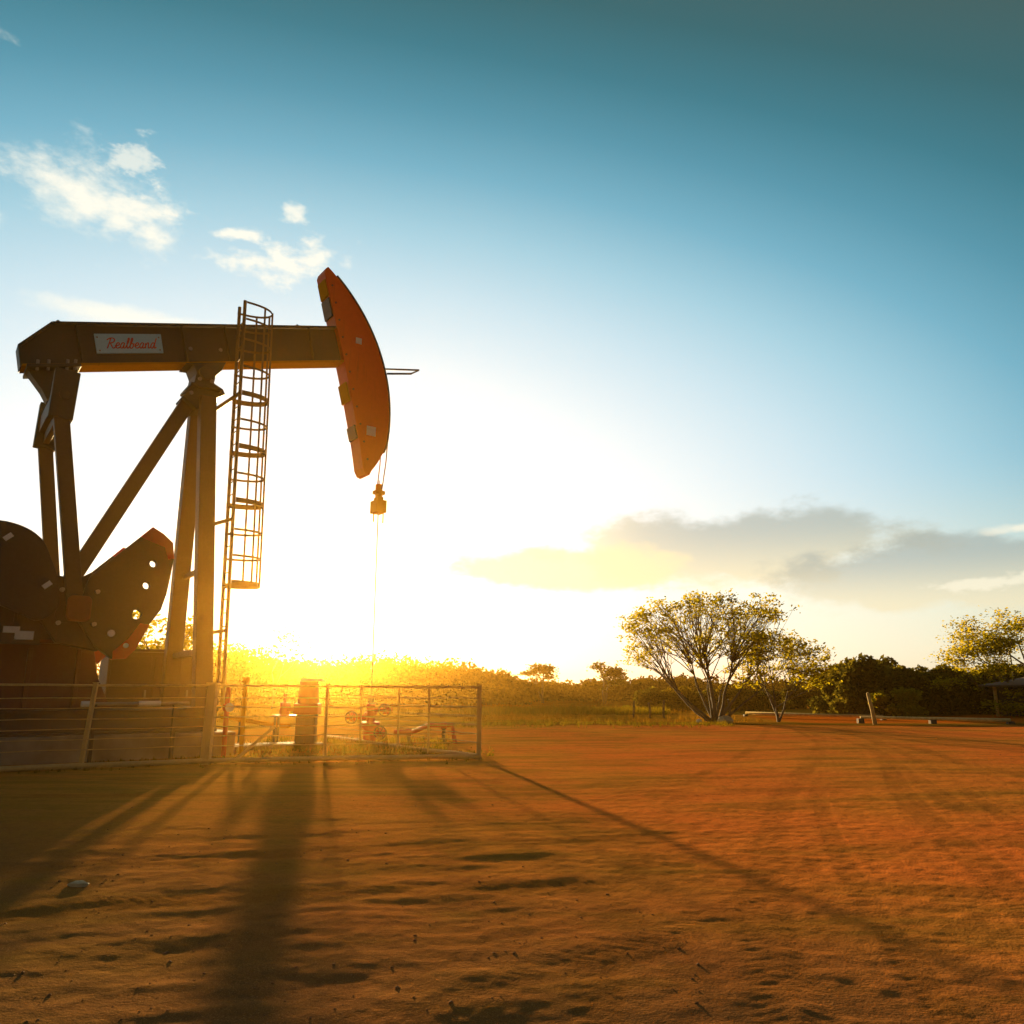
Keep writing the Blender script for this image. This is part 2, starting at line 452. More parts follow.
    col = t.mix(t.math('MULTIPLY', road, 0.8), col, (0.58, 0.12, 0.012))
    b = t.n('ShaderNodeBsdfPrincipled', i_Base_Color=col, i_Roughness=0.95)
    b.inputs['Specular IOR Level'].default_value = 0.0
    hgt = t.math('ADD', t.math('MULTIPLY', nC, 0.6), t.math('MULTIPLY', nD, 0.25))
    bp = t.n('ShaderNodeBump', i_Height=hgt, i_Strength=0.7, i_Distance=0.022)
    t.link(bp.outputs[0], b.inputs['Normal'])
    out = t.n('ShaderNodeOutputMaterial'); t.link(b.outputs[0], out.inputs[0])
    tag(o, kind='structure')
    return o
build_ground()

# ------------------------------------------------------------------ PUMPJACK (local x along the beam, local y away from the viewer)
PHI = R(36)
WX, WY = -3.8, 21.06
pump = empty('pumpjack', (WX, WY, 0), PHI)
tag(pump, 'tall olive and orange oil pumpjack with caged ladder and tilted walking beam behind the fence', 'pumpjack')
def world(s, w, z=0):
    return (WX + s * math.cos(PHI) - w * math.sin(PHI), WY + s * math.sin(PHI) + w * math.cos(PHI), z)

# skid base on the pad
mb = MB()
for w in (-1.25, 1.25):
    mb.box(-10.4, -4.05, w - 0.16, w + 0.16, 0.45, 0.50)
    mb.box(-10.4, -4.05, w - 0.05, w + 0.05, 0.50, 0.86)
    mb.box(-10.4, -4.05, w - 0.16, w + 0.16, 0.86, 0.92)
for s in (-10.3, -8.9, -7.5, -6.1, -4.15):
    mb.box(s - 0.09, s + 0.09, -1.08, 1.08, 0.503, 0.85)
skid = mb.build('skid_frame', M['dark'], pump, 0.008)
# raised sub-base carrying the gearbox
mb = MB()
mb.prism([(-10.3, 0.925), (-6.05, 0.925), (-6.35, 1.55), (-6.5, 2.2), (-10.3, 2.2)], -0.85, 0.85)
for s in (-9.6, -8.6, -7.6, -6.75):
    mb.box(s - 0.04, s + 0.04, -0.98, -0.853, 0.93, 2.1)
    mb.box(s - 0.04, s + 0.04, 0.853, 0.98, 0.93, 2.1)
mb.box(-10.3, -6.45, -0.99, 0.99, 2.203, 2.27)
mb.build('gearbox_pedestal', M['maroon'], pump, 0.01)
# gearbox
mb = MB()
gb = [(-8.9, 2.273), (-6.5, 2.273), (-6.4, 2.75), (-6.62, 3.15), (-7.1, 3.38), (-8.1, 3.45), (-8.7, 3.2), (-9.0, 2.8)]
mb.prism(gb, -0.6, 0.6)
for s in (-8.6, -7.9, -7.2, -6.7):
    mb.box(s - 0.03, s + 0.03, -0.66, 0.66, 2.28, 2.95)
gbx = mb.build('gearbox', M['dark'], pump, 0.02)
mb = MB(); mb.tube([(-7.15, -1.42, 2.75), (-7.15, 1.42, 2.75)], 0.17, 16)
mb.build('crankshaft', M['dark'], gbx)
for (s0, s1, z0, z1) in ((-8.13, -7.86, 2.36, 2.48), (-7.93, -7.62, 2.24, 2.40)):
    mb = MB().box(s0, s1, -1.335, -1.30, z0, z1)
    for a in np.linspace(s0 + 0.05, s1 - 0.05, 3):
        mb.box(a - 0.03, a + 0.02, -1.337, -1.336, z0 + 0.03, z0 + 0.07)
    p = mb.build('data_plate', M['white'], pump)
mb = MB().box(-8.3, -7.5, -1.298, -1.27, 2.15, 2.56).box(-8.2, -8.12, -1.268, -0.995, 2.2, 2.28).box(-7.68, -7.6, -1.268, -0.995, 2.2, 2.28)
mb.build('plate_bracket', M['dark'], pump)

# counterweights and cranks, one set each side
def arc(cx, cz, r, a0, a1, n):
    return [(cx + r * math.cos(R(a0 + (a1 - a0) * k / n)), cz + r * math.sin(R(a0 + (a1 - a0) * k / n))) for k in range(n + 1)]
fan = [(-6.80, 3.50), (-6.2, 4.14), (-5.74, 4.62), (-5.52, 4.50), (-5.32, 4.33), (-5.27, 4.0), (-5.30, 3.66), (-5.35, 3.25), (-5.43, 2.92), (-5.62, 2.62),
       (-5.70, 2.42), (-5.84, 2.10), (-6.0, 1.92), (-6.25, 1.9), (-6.6, 2.15), (-7.0, 2.75)]
tip = [(-5.96, 4.39), (-5.74, 4.625), (-5.52, 4.505), (-5.315, 4.335), (-5.265, 4.0), (-5.38, 3.98), (-5.47, 4.22)]
tip2 = [(-5.70, 2.425), (-5.615, 2.60), (-5.80, 2.62), (-6.0, 2.3), (-6.25, 2.05), (-6.25, 1.895), (-6.0, 1.915), (-5.84, 2.095)]
lobe = [(-7.30, 2.85), (-7.33, 3.3), (-7.41, 3.55), (-7.64, 4.06), (-7.78, 4.22), (-7.95, 4.33), (-8.18, 4.41), (-8.43, 4.44), (-8.72, 4.40), (-9.0, 4.27), (-9.25, 4.05), (-9.42, 3.76), (-9.45, 3.5), (-9.3, 3.3), (-8.0, 2.75), (-7.6, 2.6)]
plate = [(-7.25, 2.2), (-6.5, 2.05), (-6.15, 2.4), (-6.4, 3.3), (-6.75, 3.62), (-7.0, 3.45), (-7.3, 3.5), (-8.3, 3.45), (-8.5, 3.15), (-8.0, 2.78), (-7.55, 2.62)]
def closed_smooth(poly, n=4):
    m_ = len(poly); out = []
    for i in range(m_):
        p0, p1, p2, p3 = (poly[(i + k) % m_] for k in (-1, 0, 1, 2))
        for k in range(n):
            t_ = k / n
            out.append(tuple(0.5 * (2 * p1[c] + (p2[c] - p0[c]) * t_ + (2 * p0[c] - 5 * p1[c] + 4 * p2[c] - p3[c]) * t_ ** 2 + (3 * p1[c] - p0[c] - 3 * p2[c] + p3[c]) * t_ ** 3) for c in (0, 1)))
    return out
lobe = closed_smooth(lobe)
for sg in (-1, 1):
    f = 1 if sg < 0 else -1
    def yy(a, b): return (min(a * sg, b * sg), max(a * sg, b * sg))
    cr = MB().prism(plate, *yy(1.19, 1.38)).build('crank', M['dark'], pump, 0.02)
    MB().prism([(-7.16, 2.66), (-7.1, 2.6), (-6.8, 2.6), (-6.74, 2.66), (-6.74, 3.04), (-6.8, 3.1), (-7.1, 3.1), (-7.16, 3.04)], *yy(1.62, 1.75)).build('crank_bearing', M['rust'], cr, 0.03)
    mb = MB()
    for a, b in ((-7.27, 2.56), (-6.65, 2.56), (-6.65, 3.2), (-7.27, 3.2)):
        MB().tube([(a, sg * 1.60, b), (a, sg * 1.70, b)], 0.045, 8).build('bearing_bolt', M['galv'], cr)
    cw = MB().prism_holes(fan, ((-5.66, 3.86, 0.075), (-5.75, 3.40, 0.075), (-5.88, 2.80, 0.10)), *yy(1.40, 1.60)).build('counterweight', M['cast'], pump)
    MB().prism(tip, *yy(1.385, 1.604)).build('painted_tip', M['redtip'], cw)
    MB().prism(tip2, *yy(1.385, 1.604)).build('painted_tip', M['redtip'], cw)
    for a, b, r in ((-6.32, 2.40, 0.07), (-6.03, 2.17, 0.05)):
        MB().tube([(a, sg * 1.585, b), (a, sg * 1.63, b)], r, 12).build('bolt_cap', M['white'], cw)
    cw2 = MB().prism(lobe, *yy(1.40, 1.60)).build('counterweight', M['cast'], pump, 0.02)
    for a, b in ((-7.53, 3.27), (-8.27, 4.13)):
        MB().bar((a - 0.06, sg * 1.605, b - 0.05), (a + 0.06, sg * 1.605, b + 0.06), 0.09, 0.05).build('bolt_cap', M['white'], cw2)
    # pitman arm
    MB().bar((-7.63, sg * 1.28, 6.78), (-6.97, sg * 1.49, 2.75), 0.29, 0.18).build('pitman_arm', M['brown'], pump, 0.01)
    mb = MB().prism([(-7.87, 6.72), (-7.42, 6.68), (-7.38, 7.72), (-7.84, 7.76)], *yy(1.12, 1.40))
    mb.tube([(-7.62, sg * 1.395, 7.2), (-7.62, sg * 1.45, 7.2)], 0.11, 12)
    mb.build('pitman_head', M['olive'], pump, 0.015)
# equaliser
mb = MB().bar((-7.63, -1.12, 7.22), (-7.63, 1.12, 7.22), 0.34, 0.40, (0, 0, 1))
mb.bar((-7.63, -1.116, 6.96), (-7.63, 1.116, 6.96), 0.12, 0.36, (0, 0, 1))
eq = mb.build('equaliser_bar', M['brown'], pump, 0.01)

# walking beam
piv = (-4.65, 8.75)
sl = math.tan(R(14.8)); ca, sa = math.cos(R(14.8)), math.sin(R(14.8))
def zt(s): return 10.06 + (s + 4.65) * sl
def zb(s): return 9.01 + (s + 4.65) * sl
web = [(-8.36, zb(-8.36) + 0.055), (-8.44, 8.50), (-7.92, zt(-7.92) - 0.055), (-1.2, zt(-1.2) - 0.055), (-0.95, zb(-0.95) + 0.055)]
mb = MB().prism(web, -0.11, 0.11)
for s in (-7.35, -5.15, -4.15, -2.0):            # stiffeners, perpendicular to the beam
    dx = -0.5 * 0.93 * sa
    c = (s, (zt(s) + zb(s)) / 2)
    a = (c[0] + 0.455 * sa, c[1] - 0.455 * ca); b = (c[0] - 0.455 * sa, c[1] + 0.455 * ca)
    for w in (-0.175, 0.175):
        mb.bar((a[0], w, a[1]), (b[0], w, b[1]), 0.03, 0.125)
beam = mb.build('walking_beam', M['olive'], pump, 0.006)
mb = MB().prism([(-7.92, zt(-7.92)), (-7.90, zt(-7.90) - 0.052), (-1.2, zt(-1.2) - 0.052), (-1.22, zt(-1.22))], -0.24, 0.24)
mb.prism([(-7.93, zt(-7.92) + 0.002), (-8.50, 8.50), (-8.445, 8.48), (-7.91, zt(-7.92) - 0.054)], -0.24, 0.24)
mb.prism([(-8.50, 8.498), (-8.40, zb(-8.40) + 0.004), (-8.363, zb(-8.36) + 0.052), (-8.445, 8.478)], -0.24, 0.24)
mb.build('top_flange', M['olive'], beam, 0.004)
mb = MB().prism([(-8.38, zb(-8.38)), (-8.36, zb(-8.36) + 0.052), (-0.93, zb(-0.93) + 0.052), (-0.92, zb(-0.92))], -0.26, 0.26)
mb.build('bottom_flange', M['yellow'], beam, 0.004)
for s in (-7.8, -2.35):
    pts = [(s - 0.07 + 0.14 * k / 8, 0, zt(s) - 0.02 + 0.13 * math.sin(math.pi * k / 8)) for k in range(9)]
    MB().tube(pts, 0.018, 6).build('lifting_eye', M['galv'], beam)

# name sign on the web with script lettering
sg_pts = [(-7.09, 9.16), (-5.70, 9.53), (-5.60, 9.08), (-6.98, 8.71)]
sign = MB().prism(sg_pts, -0.155, -0.113).build('name_sign', M['sign'], beam)
for a, b in ((-7.02, 9.09), (-5.74, 9.43), (-5.68, 9.13), (-6.93, 8.79)):
    MB().tube([(a, -0.165, b), (a, -0.156, b)], 0.02, 6).build('rivet', M['galv'], sign)
GL = {  # single-stroke script letters: strokes in an em square (x, y)
 'R': [[(0.15, 0), (0.28, 0.55), (0.36, 1.0)], [(0.05, 0.85), (0.3, 1.02), (0.6, 1.0), (0.72, 0.82), (0.6, 0.6), (0.3, 0.52)], [(0.38, 0.54), (0.52, 0.2), (0.68, 0.0), (0.85, 0.1)]],
 'e': [[(0.0, 0.22), (0.3, 0.3), (0.36, 0.48), (0.22, 0.55), (0.1, 0.35), (0.12, 0.1), (0.26, 0.0), (0.46, 0.12)]],
 'a': [[(0.38, 0.48), (0.22, 0.55), (0.06, 0.3), (0.1, 0.04), (0.24, 0.04), (0.38, 0.45)], [(0.38, 0.5), (0.34, 0.1), (0.42, 0.0), (0.54, 0.12)]],
 'l': [[(0.0, 0.12), (0.2, 0.6), (0.26, 0.95), (0.17, 1.0), (0.11, 0.6), (0.12, 0.1), (0.2, 0.0), (0.32, 0.12)]],
 'b': [[(0.0, 0.12), (0.2, 0.6), (0.26, 0.95), (0.17, 1.0), (0.09, 0.55), (0.09, 0.05), (0.24, 0.0), (0.36, 0.2), (0.32, 0.46), (0.16, 0.44)], [(0.33, 0.44), (0.48, 0.42)]],
 'n': [[(0.02, 0.5), (0.08, 0.0)], [(0.08, 0.3), (0.22, 0.54), (0.32, 0.48), (0.31, 0.1), (0.38, 0.0), (0.5, 0.12)]],
 'd': [[(0.36, 0.46), (0.22, 0.55), (0.06, 0.3), (0.1, 0.03), (0.24, 0.04), (0.4, 0.5), (0.5, 1.0)], [(0.4, 0.5), (0.38, 0.06), (0.46, 0.0), (0.56, 0.1)]],
}
mb = MB(); penx = 0.0; strokes = []
for ch in 'Realbeand':
    for st in GL[ch]: strokes.append([(penx + px + 0.22 * py, py) for px, py in st])
    penx += {'R': 0.80, 'e': 0.44, 'a': 0.52, 'l': 0.31, 'b': 0.46, 'n': 0.49, 'd': 0.6}[ch]
sc_l = 1.06 / penx
for st in strokes:
    st = catmull(st, 5)
    pts = []
    for px, py in st:
        lx = -7.09 + 0.19 + px * sc_l; lz = 0.13 + py * 0.24
        s_ = lx + (0.46 - lz) * 0.24; pts.append((s_, 8.70 + (s_ + 7.0) * sl + lz))
    for k in range(len(pts) - 1):
        (x0, z0), (x1, z1) = pts[k], pts[k + 1]
        d = math.hypot(x1 - x0, z1 - z0) or 1e-6
        nx, nz = -(z1 - z0) / d * 0.013, (x1 - x0) / d * 0.013
        ex, ez = (x1 - x0) / d * 0.006, (z1 - z0) / d * 0.006
        yq = -0.159 - 0.00002 * (len(mb.f) % 40)
        mb.add([(x0 + nx - ex, yq, z0 + nz - ez), (x0 - nx - ex, yq, z0 - nz - ez), (x1 - nx + ex, yq, z1 - nz + ez), (x1 + nx + ex, yq, z1 + nz + ez)], [(0, 1, 2, 3)])
mb.build('sign_lettering', M['redink'], sign)

# tail bearing under the beam end
mb = MB().prism([(-8.30, zb(-8.30) - 0.003), (-7.32, zb(-7.32) - 0.003), (-7.35, 7.95), (-7.46, 7.48), (-7.82, 7.40), (-7.95, 7.62)], -0.2, 0.2)
mb.prism([(-8.3, zb(-8.3) - 0.002), (-7.3, zb(-7.3) - 0.002), (-7.28, zb(-7.28) - 0.08), (-8.29, zb(-8.29) - 0.08)], -0.42, 0.42)
mb.build('tail_bearing', M['olive'], pump, 0.012)

# saddle bearing and tower cap
mb = MB().prism([(-5.12, zb(-5.12) - 0.003), (-4.20, zb(-4.20) - 0.003), (-4.28, 8.9), (-4.42, 8.72), (-4.44, 8.52), (-4.22, 8.42), (-4.16, 8.30), (-4.40, 8.14), (-4.44, 7.88),
                 (-4.80, 7.80), (-5.05, 8.0), (-5.12, 8.06), (-5.0, 8.26), (-4.90, 8.40), (-4.86, 8.70), (-4.95, 8.9)], -0.36, 0.36)
mb.tube([(-4.65, -0.46, 8.72), (-4.65, 0.46, 8.72)], 0.17, 14)
mb.box(-5.0, -4.3, -0.5, 0.5, 8.32, 8.39)
mb.build('saddle_bearing', M['olive'], pump, 0.012)

for s_, z_ in ((-5.0, 9.35), (-4.3, 9.5), (-4.78, 8.55), (-4.5, 8.55), (-4.95, 8.16)):
    MB().tube([(s_, -0.40, z_), (s_, -0.355, z_)] if z_ < 9 else [(s_, -0.15, z_), (s_, -0.108, z_)], 0.05, 6).build('hex_bolt', M['galv'], pump)
for s_ in (-8.1, -7.9, -7.55, -7.4):
    MB().tube([(s_, -0.36, zb(s_) + 0.10), (s_, -0.36, zb(s_) - 0.14)], 0.035, 6).build('hex_bolt', M['galv'], pump)
# samson post legs
def ibar(a, b, w, d):
    m_ = MB(); m_.bar(a, b, w, d)
    return m_
ibar((-4.57, -0.36, 8.10), (-4.40, -1.42, 0.92), 0.36, 0.30).build('tower_leg', M['brown'], pump, 0.012)
ibar((-4.60, 0.36, 8.10), (-4.40, 1.42, 0.92), 0.36, 0.30).build('tower_leg', M['brown'], pump, 0.012)
ibar((-4.86, 0.0, 8.16), (-7.02, 0.0, 3.42), 0.33, 0.28).build('tower_leg', M['brown'], pump, 0.012)
for zz, ww, sz in ((3.95, 0.95, 0.10), (2.1, 1.22, 0.12)):
    MB().bar((-4.43, -ww, zz), (-4.43, ww, zz), sz, sz, (0, 0, 1)).build('tower_brace', M['yellowdull'], pump)
for w in (-1.42, 1.42):
    MB().box(-4.75, -4.05, w - 0.17, w + 0.32 if w < 0 else w + 0.17, 0.921, 0.955).build('foot_plate', M['dark'], pump)

# horsehead
angs = np.linspace(53.3, -19.0, 40)
outer = []
for a in angs:
    r = 4.95 - (0.20 * ((-8 - a) / 11.0) ** 1.5 if a < -8 else 0)
    outer.append((-4.65 + r * math.cos(R(a)), 8.6 + r * math.sin(R(a))))
backp = [(-0.22, 6.92), (-0.34, 6.95), (-0.42, 7.10), (-0.55, 7.79), (-0.87, 9.12), (-1.20, 10.34), (-1.55, 11.55), (-1.79, 12.37), (-1.76, 12.50)]
headp = outer + backp
hd = MB().prism(headp, -0.28, 0.28).build('horsehead', M['orange'], pump, 0.015)
# rim plate the cables lie on
rim = []
for (a, b) in outer[2:-4]: rim.append((a, b))
mb = MB()
for k in range(len(rim) - 1):
    (x0, z0), (x1, z1) = rim[k], rim[k + 1]
    def off(x, z, e):
        d = math.hypot(x + 4.65, z - 8.6); return (x + (x + 4.65) / d * e, z + (z - 8.6) / d * e)
    a = off(x0, z0, 0.004); b = off(x1, z1, 0.004); c = off(x1, z1, 0.03); d_ = off(x0, z0, 0.03)
    for (w0, w1) in ((-0.31, 0.31),):
        mb.add([(a[0], w0, a[1]), (b[0], w0, b[1]), (c[0], w0, c[1]), (d_[0], w0, d_[1]), (a[0], w1, a[1]), (b[0], w1, b[1]), (c[0], w1, c[1]), (d_[0], w1, d_[1])],
               [(0, 1, 2, 3), (7, 6, 5, 4), (3, 2, 6, 7), (0, 4, 5, 1)])
mb.build('head_rim', M['dark'], hd)
# bolted back plates seen on the rear edge
def backx(z): return -0.55 + (z - 7.79) * (-1.0 / 3.76)
for z0, z1, mt in ((11.75, 12.2, 'yellow'), (11.2, 11.7, 'dark'), (8.9, 9.4, 'yellow'), (7.9, 8.25, 'dark')):
    MB().prism([(backx(z0) - 0.005, z0), (backx(z1) - 0.005, z1), (backx(z1) - 0.045, z1), (backx(z0) - 0.045, z0)], -0.24, 0.24).build('back_plate', M[mt], hd)
for (s, z, k) in ((-0.71, 10.65, 0.085), (-0.23, 8.15, 0.13)):
    MB().box(s - k, s + k, -0.30, -0.281, z - k, z + k).build('white_decal', M['white'], hd)
for k in range(11):
    z_ = 7.35 + k * 0.47
    MB().tube([(backx(z_) + 0.13, -0.298, z_), (backx(z_) + 0.13, -0.281, z_)], 0.028, 6).build('hex_bolt', M['rust'], hd)
mb = MB().tube([(0.20, -0.26, 9.92), (0.95, -0.26, 10.10), (1.50, 0.26, 10.52), (0.2, 0.26, 10.24)], 0.028, 6)
mb.build('cable_guard', M['dark'], hd)

# bridle cables, carrier and rod
for w in (-0.2, 0.2):
    pts = []
    for a in np.linspace(40, 3, 14):
        pts.append((-4.65 + 4.995 * math.cos(R(a)), w, 8.6 + 4.995 * math.sin(R(a))))
    pts += [(0.34, w, 8.4), (0.30, w * 0.9, 7.4), (0.22, w * 0.8, 6.62)]
    MB().tube(pts, 0.017, 6).build('bridle_cable', M['galv'], pump)
mb = MB().box(0.06, 0.36, -0.20, 0.20, 5.98, 6.32)
mb.box(0.12, 0.30, -0.12, 0.12, 6.323, 6.42)
mb.tube([(0.08, 0, 6.0), (0.08, 0, 5.72)], 0.02, 6).tube([(0.36, 0, 6.0), (0.36, 0, 5.72)], 0.02, 6)
mb.build('carrier_bar', M['hanger'], pump, 0.015)
mb = MB().tube([(0.21, 0, 6.43), (0.21, 0, 6.78)], 0.10, 12)
mb.box(0.06, 0.36, -0.09, 0.09, 6.50, 6.60)
mb.build('rod_clamp', M['hanger'], pump, 0.01)
MB().tube([(0.21, 0, 6.9), (0.21, 0, 1.0)], 0.016, 8).build('polished_rod', M['galv'], pump)

# ladder with safety cage
ltop, lbot = 10.55, 0.97
def ls(z): return -3.86 - (z - 1.5) * 0.020
ladder = empty('ladder'); ladder.parent = pump
for w in (-0.56, -0.98):
    MB().tube([(ls(lbot), w, lbot), (ls(ltop), w, ltop)], 0.042, 8).build('side_rail', M['yellowdull'], ladder)
z = lbot + 0.2
while z < ltop - 0.3:
    MB().tube([(ls(z), -0.565, z), (ls(z), -0.975, z)], 0.015, 6).build('rung', M['yellowdull'], ladder)
    z += 0.305
def hoop(z, tall):
    pts = []
    for k in range(17):
        a = math.pi * k / 16
        pts.append((ls(z) + 0.74 * math.sin(a) ** 0.8, -0.77 + 0.37 * math.cos(a), z))
    m_ = MB()
    n = len(pts); th = 0.012
    for k in range(n - 1):
        m_.bar((pts[k][0], pts[k][1], z), (pts[k + 1][0], pts[k + 1][1], z), 0.014, tall, (0, 0, 1)) if False else m_.add(
            [(pts[k][0], pts[k][1], z - tall), (pts[k + 1][0], pts[k + 1][1], z - tall), (pts[k + 1][0], pts[k + 1][1], z + tall), (pts[k][0], pts[k][1], z + tall),
             (pts[k][0] * (1 - 0) - th * math.sin(math.pi * k / 16), pts[k][1] - th * math.cos(math.pi * k / 16), z - tall),
             (pts[k + 1][0] - th * math.sin(math.pi * (k + 1) / 16), pts[k + 1][1] - th * math.cos(math.pi * (k + 1) / 16), z - tall),
             (pts[k + 1][0] - th * math.sin(math.pi * (k + 1) / 16), pts[k + 1][1] - th * math.cos(math.pi * (k + 1) / 16), z + tall),
             (pts[k][0] - th * math.sin(math.pi * k / 16), pts[k][1] - th * math.cos(math.pi * k / 16), z + tall)],
            [(0, 1, 2, 3), (7, 6, 5, 4), (3, 2, 6, 7), (4, 5, 1, 0)])
    return m_
hz = [3.66, 4.28, 4.88, 5.56, 6.2, 6.85, 7.5, 8.15, 8.82, 9.5, 10.02, 10.45]
for i, z in enumerate(hz):
    hoop(z, 0.06 if i in (0, 3, 5, 7) else 0.026).build('cage_hoop', M['yellowdull'], ladder)
for k in (3, 6.5, 9.5, 13):
    a = math.pi * k / 16
    dx, wy = 0.745 * math.sin(a) ** 0.8, -0.77 + 0.375 * math.cos(a)
    MB().bar((ls(3.6) + dx, wy, 3.6), (ls(10.47) + dx, wy, 10.47), 0.045, 0.012).build('cage_strap', M['yellowdull'], ladder)
for z0, z1, s0, w0 in ((7.78, 8.2, -4.45, -0.40), (4.94, 5.15, -4.42, -0.85), (2.5, 2.6, -4.38, -1.2)):
    MB().bar((s0, w0, z0), (ls(z1), -0.77, z1), 0.08, 0.08).bar((ls(z1), -0.985, z1), (ls(z1), -0.555, z1), 0.06, 0.05, (0, 0, 1)).build('ladder_bracket', M['yellowdull'], ladder)

# concrete pad below the skid
pad = empty('concrete_pad', (WX, WY, 0), PHI)
tag(pad, 'long stained concrete block under the pumpjack skid', 'concrete base')
MB().box(-10.8, -3.75, -1.75, 1.75, -0.25, 0.447).build('pad_block', M['concrete'], pad, 0.03)
mb = MB().box(-3.7, -1.2, -0.5, 0.5, -0.25, 0.06)
mb.build('cellar_slab', M['dirtycon'], pad, 0.02)

# metal cabinet behind the tower
cab = empty('equipment_cabinet', world(-4.55, 2.55), PHI)
tag(cab, 'brown sheet metal equipment cabinet partly hidden behind the pumpjack tower legs', 'cabinet')
MB().box(-1.15, 0.85, -0.55, 0.55, 0.12, 2.2).build('cabinet_body', M['brown'], cab, 0.02)
MB().box(-1.22, 0.92, -0.62, 0.62, 2.203, 2.27).build('cabinet_roof', M['brown'], cab, 0.01)
for a in (-1.09, -0.12):
    d_ = MB().box(a, a + 0.9, -0.585, -0.553, 0.25, 2.1).build('cabinet_door', M['brown'], cab, 0.006)
    MB().box(a + 0.78, a + 0.82, -0.63, -0.588, 1.1, 1.3).build('handle', M['galv'], d_)
MB().box(-1.05, 0.75, -0.45, 0.45, -0.15, 0.117).build('cabinet_plinth', M['concrete'], cab)

# standpipes beside the tower foot
red_pipe = empty('red_standpipe', world(-4.05, -1.98), PHI)
tag(red_pipe, 'thin red vertical pipe with a valve at the foot of the pumpjack tower', 'pipe')
MB().tube([(0, 0, -0.1), (0, 0, 1.35)], 0.05, 10).build('pipe', M['red'], red_pipe)
MB().tube([(-0.07, 0, 0.95), (0.07, 0, 0.95)], 0.075, 10).tube([(0, -0.04, 0.95), (0, -0.16, 0.95)], 0.02, 6).build('valve_body', M['red'], red_pipe)
MB().tube([(0, -0.16, 0.95), (0, -0.185, 0.95)], 0.09, 14).build('handwheel', M['white'], red_pipe)
yp = empty('yellow_standpipe', world(-3.72, -2.05), PHI)
tag(yp, 'short yellow vertical pipe beside the ladder foot', 'pipe')
MB().tube([(0, 0, -0.1), (0, 0, 1.5)], 0.045, 10).build('pipe', M['yellow'], yp)
MB().tube([(0, 0, 1.46), (0, 0, 1.56)], 0.07, 10).build('pipe_cap', M['yellow'], yp)
hp = empty('grease_pipe', world(-6.1, -1.95), PHI)
tag(hp, 'pale horizontal pipe on short stands along the pumpjack skid', 'pipe')
MB().tube([(-0.65, 0, 1.04), (1.3, 0, 1.04)], 0.032, 8).build('pipe', M['galv'], hp)
for xx in (-0.45, 1.0):
    MB().box(xx, xx + 0.06, -0.05, 0.05, -0.05, 1.03).build('pipe_stand', M['dark'], hp)
MB().tube([(-0.66, 0, 1.04), (-0.5, 0, 1.04)], 0.055, 8).build('pipe_end_cap', M['white'], hp)
MB().tube([(0.35, 0, 1.04), (0.75, 0, 1.04)], 0.05, 8).build('pipe_sleeve', M['white'], hp)

# ------------------------------------------------------------------ wellhead and equipment in the enclosure
wh = empty('wellhead', world(0.21, 0), 0)
tag(wh, 'low red wellhead with handwheels and side valves below the hanging rod', 'wellhead')
MB().tube([(0, 0, -0.1), (0, 0, 0.34)], 0.17, 16).tube([(0, 0, 0.34), (0, 0, 0.42)], 0.26, 16).tube([(0, 0, 0.423), (0, 0, 0.50)], 0.24, 16).build('casing_head', M['red'], wh)
MB().tube([(0, 0, 0.503), (0, 0, 0.95)], 0.11, 14).tube([(0, 0, 0.66), (0, 0, 0.74)], 0.16, 14).build('tubing_head', M['red'], wh)
MB().tube([(0, 0, 0.953), (0, 0, 1.10)], 0.07, 12).build('stuffing_box', M['dark'], wh)
for dx, z in ((-0.62, 0.62), (0.55, 0.80), (0.42, 0.25)):
    sgn = 1 if dx > 0 else -1
    v = MB().tube([(sgn * 0.10, 0, z), (dx, 0, z)], 0.06, 10).tube([(dx * 0.6, 0, z), (dx * 0.82, 0, z)], 0.11, 10).tube([(dx * 0.72, 0, z), (dx * 0.72, -0.25, z)], 0.03, 8).build('side_valve', M['red'], wh)
    pts = [(dx * 0.72 + 0.15 * math.cos(2 * math.pi * k / 20), -0.25, z + 0.15 * math.sin(2 * math.pi * k / 20)) for k in range(21)]
    hwm = MB().tube(pts, 0.02, 6, False)
    for k in range(3):
        a = math.pi * k / 3
        hwm.bar((dx * 0.72 - 0.145 * math.cos(a), -0.25, z - 0.145 * math.sin(a)), (dx * 0.72 + 0.145 * math.cos(a), -0.25, z + 0.145 * math.sin(a)), 0.02, 0.02)
    hwm.build('handwheel', M['maroon'], v)

def flow(name, label, pts, r, mt, stands):
    e = empty(name, (0, 0, 0))
    tag(e, label, 'pipe')
    MB().tube(pts, r, 10).build('pipe', M[mt], e)
    for (x, y, z) in stands:
        MB().box(x - 0.04, x + 0.04, y - 0.04, y + 0.04, -0.1, z - r * 0.9).build('pipe_stand', M['dark'], e)
        MB().tube([(x - r * 1.2, y, z), (x + r * 1.2, y, z)], r * 1.45, 10).build('flange', M[mt], e)
    return e
wx, wy, _ = world(0.21, 0)
flow('flow_line', 'reddish flow pipe leaving the wellhead to the right along the ground', [(wx + 0.62, wy, 0.25), (wx + 1.1, wy - 0.1, 0.25), (wx + 1.5, wy - 0.1, 0.42), (wx + 2.1, wy - 0.15, 0.42), (wx + 2.2, wy - 0.15, -0.05)], 0.06, 'red',
     [(wx + 1.0, wy - 0.09, 0.25), (wx + 1.9, wy - 0.14, 0.42)])
flow('green_flow_line', 'yellowish pipe on low stands left of the red post', [(-7.6, 21.6, 0.62), (-6.7, 21.2, 0.52), (-5.85, 20.9, 0.42), (-5.6, 20.8, 0.42)], 0.055, 'yellow', [(-7.0, 21.33, 0.56), (-6.0, 20.95, 0.44)])

